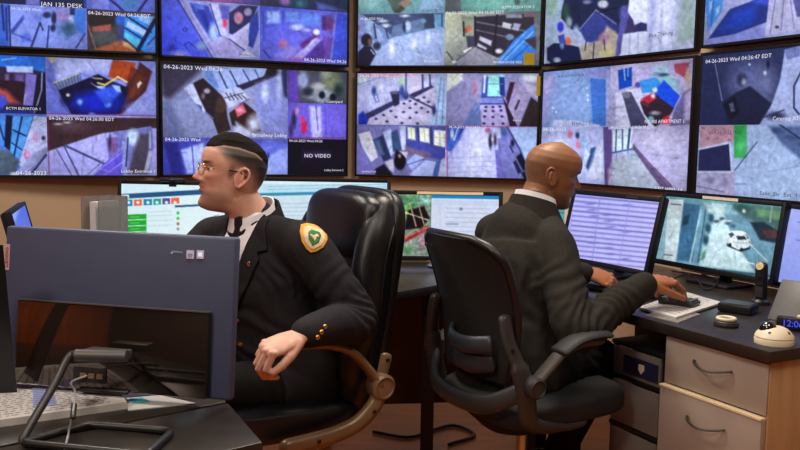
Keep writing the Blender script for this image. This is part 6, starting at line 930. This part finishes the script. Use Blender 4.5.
pt = applique(bv, pc, pu2, pv2, nd_, shield(1.0), .003, .0025, 'shoulder_patch', 'orange', man, cut=.006); applique(bv, pc, pu2, pv2, nd_, shield(.80), .0062, .001, 'patch_field', 'pale', pt, cut=.006)
applique(bv, pc, pu2, pv2, nd_, [(-.019, .010), (-.012, .019), (.013, .019), (.019, .010), (.015, -.010), (.0, -.026), (-.015, -.010)], .0078, .0008, 'patch_emblem', 'green', pt, cut=.005); applique(bv, pc, pu2, pv2, nd_, [(-.013, .006), (-.004, .004), (.006, .011), (.014, .005), (.006, .001), (.003, -.012), (-.004, -.004), (-.012, .0)], .0092, .0006, 'patch_figure', 'pale', pt, cut=.005)
tr = MB()
trunk(tr, [(pv + np.array([0, 0, -.055]), .17, .12), (pv + np.array([0, 0, .04]), .165, .115)], lL)
for h_, k2, a2 in ((hipL, kL, aL_), (hipR, kR, aR_)): limb(tr, [h_, lrp(h_, k2, .5), k2, lrp(k2, a2, .4), a2], [.092, .083, .066, .06, .05])
me = remesh(tr, .007, 4); wrinkle(me, [(lrp(hipL, kL, .35), .12, (1, .6, .4), .005, .05), (kL, .09, (.6, .4, 1), .004, .03)], .002, 5); place(me, 'trousers', 'trousers', man)
shoe(aL_, (-.8, -.6, 0), man); shoe(aR_, (-.85, -.5, 0), man)
# ---- bald man on the right
rA = 37; fR = np.array([math.cos(R(rA)), math.sin(R(rA)), 0]); lR = np.array([-fR[1], fR[0], 0])
shL, shR = np.array([.318, 2.89, .965]), np.array([.485, 2.675, .952]); elL = np.array([.44, 3.05, .80]); wrL = np.array([.655, 3.03, .812]); elR = np.array([.535, 2.485, .725]); wrR = np.array([.766, 2.645, .838])
pv = np.array([.355, 2.665, .55]); mid = (shL + shR) / 2; hc = at(553.5, 172, dep=2.85); HTR = head_T(hc, 1, 11, 3, .955); nb = mid + np.array([.030, .016, .098])
hipL, hipR = pv + lR * .09, pv - lR * .09; kL = np.array([.62, 3.04, .54]); kR = np.array([.70, 2.85, .54]); aL_ = np.array([.64, 3.12, .098]); aR_ = np.array([.545, 2.84, .20])
b = MB(); body(b, 1, HTR, shL, shR, elL, wrL, elR, wrR, pv, mid, nb, hipL, hipR, kL, kR, aL_, aR_, lR); lids(b, HTR, -.1)
hand(b, wrR + np.array([.010, .008, .004]), (.82, .52, .02), (-.12, -.28, .95), -1, fk=[(34, 30, 22), (38, 34, 24), (42, 36, 24), (46, 38, 24)], spread=7, thumb=(30, 20), sc=1.06)
hand(b, wrL + np.array([.012, .0, .004]), (.92, -.12, -.30), (.10, -.55, .83), 1, curls=(42, 48, 30), spread=5, thumb=(32, 26), sc=1.0)
me = remesh(b, .0027, 2, .45)
def shaved(mix, H, near, aY, x, z):
    hl = np.interp(x, [-.11, -.06, -.02, .02, .05], [.075, .085, .12, .14, .165]); g_ = np.clip((z - hl) / .02, 0, 1) * np.clip((.165 - z) / .025, 0, 1) * near; ear_ = ((aY > .0772) & (z < .148) & (x > -.05) & (x < .012)); mix((96, 72, 58), np.where(ear_, 0, .32 * g_))
cl = skin_colour(me, HTR, (140, 95, 64), (116, 66, 56), stub=(66, 46, 38), brow=(34, 24, 20), hairline=shaved, warm=(150, 86, 60))
hd_ = np.minimum(np.linalg.norm(verts(me) - (wrR + [.06, .04, 0]), axis=1), np.linalg.norm(verts(me) - (wrL + [.05, 0, 0]), axis=1)) < .17; cl[hd_] = np.clip(cl[hd_] * np.array([1.2, 1.12, 1.05]), 0, 255); colour_layer(me, lin(cl))
man2 = place(me, 'person', 'skin', origin=(float(pv[0]), float(pv[1]), 0)); tag(man2, 'bald person in charcoal suit seen from behind, typing at the right-hand desk', 'person'); eyes(man2, HTR, iris=(40, 24, 16), gaze=(1, 0, -.35))
jb = MB(); trunk(jb, [(pv + np.array([0, 0, -.05]), .195, .15), (pv + np.array([0, 0, .03]), .188, .145), (lrp(pv, mid, .42) - fR * .01, .165, .13), (lrp(pv, mid, .78) - fR * .012, .172, .128), (mid - fR * .008 + np.array([0, 0, -.025]), .156, .120), (mid - fR * .004 + np.array([.004, .003, .045]), .122, .1), (nb + np.array([.002, .0, .004]), .064, .064)], lR)
limb(jb, [lrp(shR, mid, .3), shR, lrp(shR, elR, .5) + np.array([-.005, -.005, 0]), elR + np.array([-.008, -.012, -.004]), lrp(elR, wrR, .4), lrp(elR, wrR, .75), wrR], [.062, .070, .067, .062, .056, .050, .043]); limb(jb, [lrp(shL, mid, .3), shL, lrp(shL, elL, .5), elL, lrp(elL, wrL, .5), wrL], [.062, .066, .062, .058, .052, .042])
limb(jb, [hipR, lrp(hipR, kR, .25)], [.115, .09]); limb(jb, [hipL, lrp(hipL, kL, .25)], [.115, .09])
for s_, sg in ((shL, 1), (shR, -1)): limb(jb, [nb + fR * .02 + np.array([0, 0, -.035]), lrp(nb, s_, .5) + fR * .02 + np.array([0, 0, -.010]), s_ + np.array([0, 0, .002])], [.055, .060, .066])
me = remesh(jb, .0055, 14); da = (elR - shR) / np.linalg.norm(elR - shR); dfo = (wrR - elR) / np.linalg.norm(wrR - elR)
wrinkle(me, [(elR, .075, dfo + da, .008, .028), (lrp(shR, elR, .5), .08, da + .4 * fR, .005, .045), (lrp(elR, wrR, .5), .07, dfo + np.array([0, 0, .4]), .006, .03), (lrp(pv, mid, .55) - fR * .12 - lR * .05, .14, (.55, -.5, .6), .0055, .07), (lrp(pv, mid, .15) - fR * .13, .12, (.1, 0, 1), .005, .05), (mid - fR * .1 - lR * .11 + np.array([0, 0, -.1]), .07, (.8, -.6, .5), .006, .045)], .0022, 9)
jk = place(me, 'jacket', 'suit2', man2); bv = bvh_of(jk)
neckband('shirt_collar', 'shirt', man2, nb + np.array([.012, .008, 0]), .063, -.01, .045, .003, .022, lR, fR); neckband('jacket_collar', 'suit2', man2, nb + np.array([.006, .004, 0]), .069, -.035, .030, .005, .022, lR, fR, .024)
tr = MB(); trunk(tr, [(pv + np.array([0, 0, -.055]), .17, .125), (pv + np.array([0, 0, .04]), .165, .12)], lR)
for h_, k2, a2 in ((hipL, kL, aL_), (hipR, kR, aR_)): limb(tr, [h_, lrp(h_, k2, .5), k2, lrp(k2, a2, .4), a2], [.094, .086, .068, .06, .052])
me = remesh(tr, .007, 4); wrinkle(me, [(lrp(hipR, kR, .4), .14, (.6, .6, .5), .007, .05), (kR, .1, (.6, .4, 1), .004, .03)], .002, 5); place(me, 'trousers', 'trousers', man2)
shoe(aL_, (.85, .5, 0), man2); shoe(aR_, (.45, .28, -.62), man2, up_=(.5, .3, .6))
cv = tag(MB().tube(smoothpts([np.array([-.10, 3.62, .008]), np.array([.05, 3.56, .008]), np.array([.16, 3.66, .008]), np.array([.26, 3.72, .008]), np.array([.34, 3.60, .008]), np.array([.22, 3.48, .008])], 8), .007, n=8, cap='round').build('floor_cable', 'black'), 'black cable loop lying on the brown floor between the chairs', 'cable')
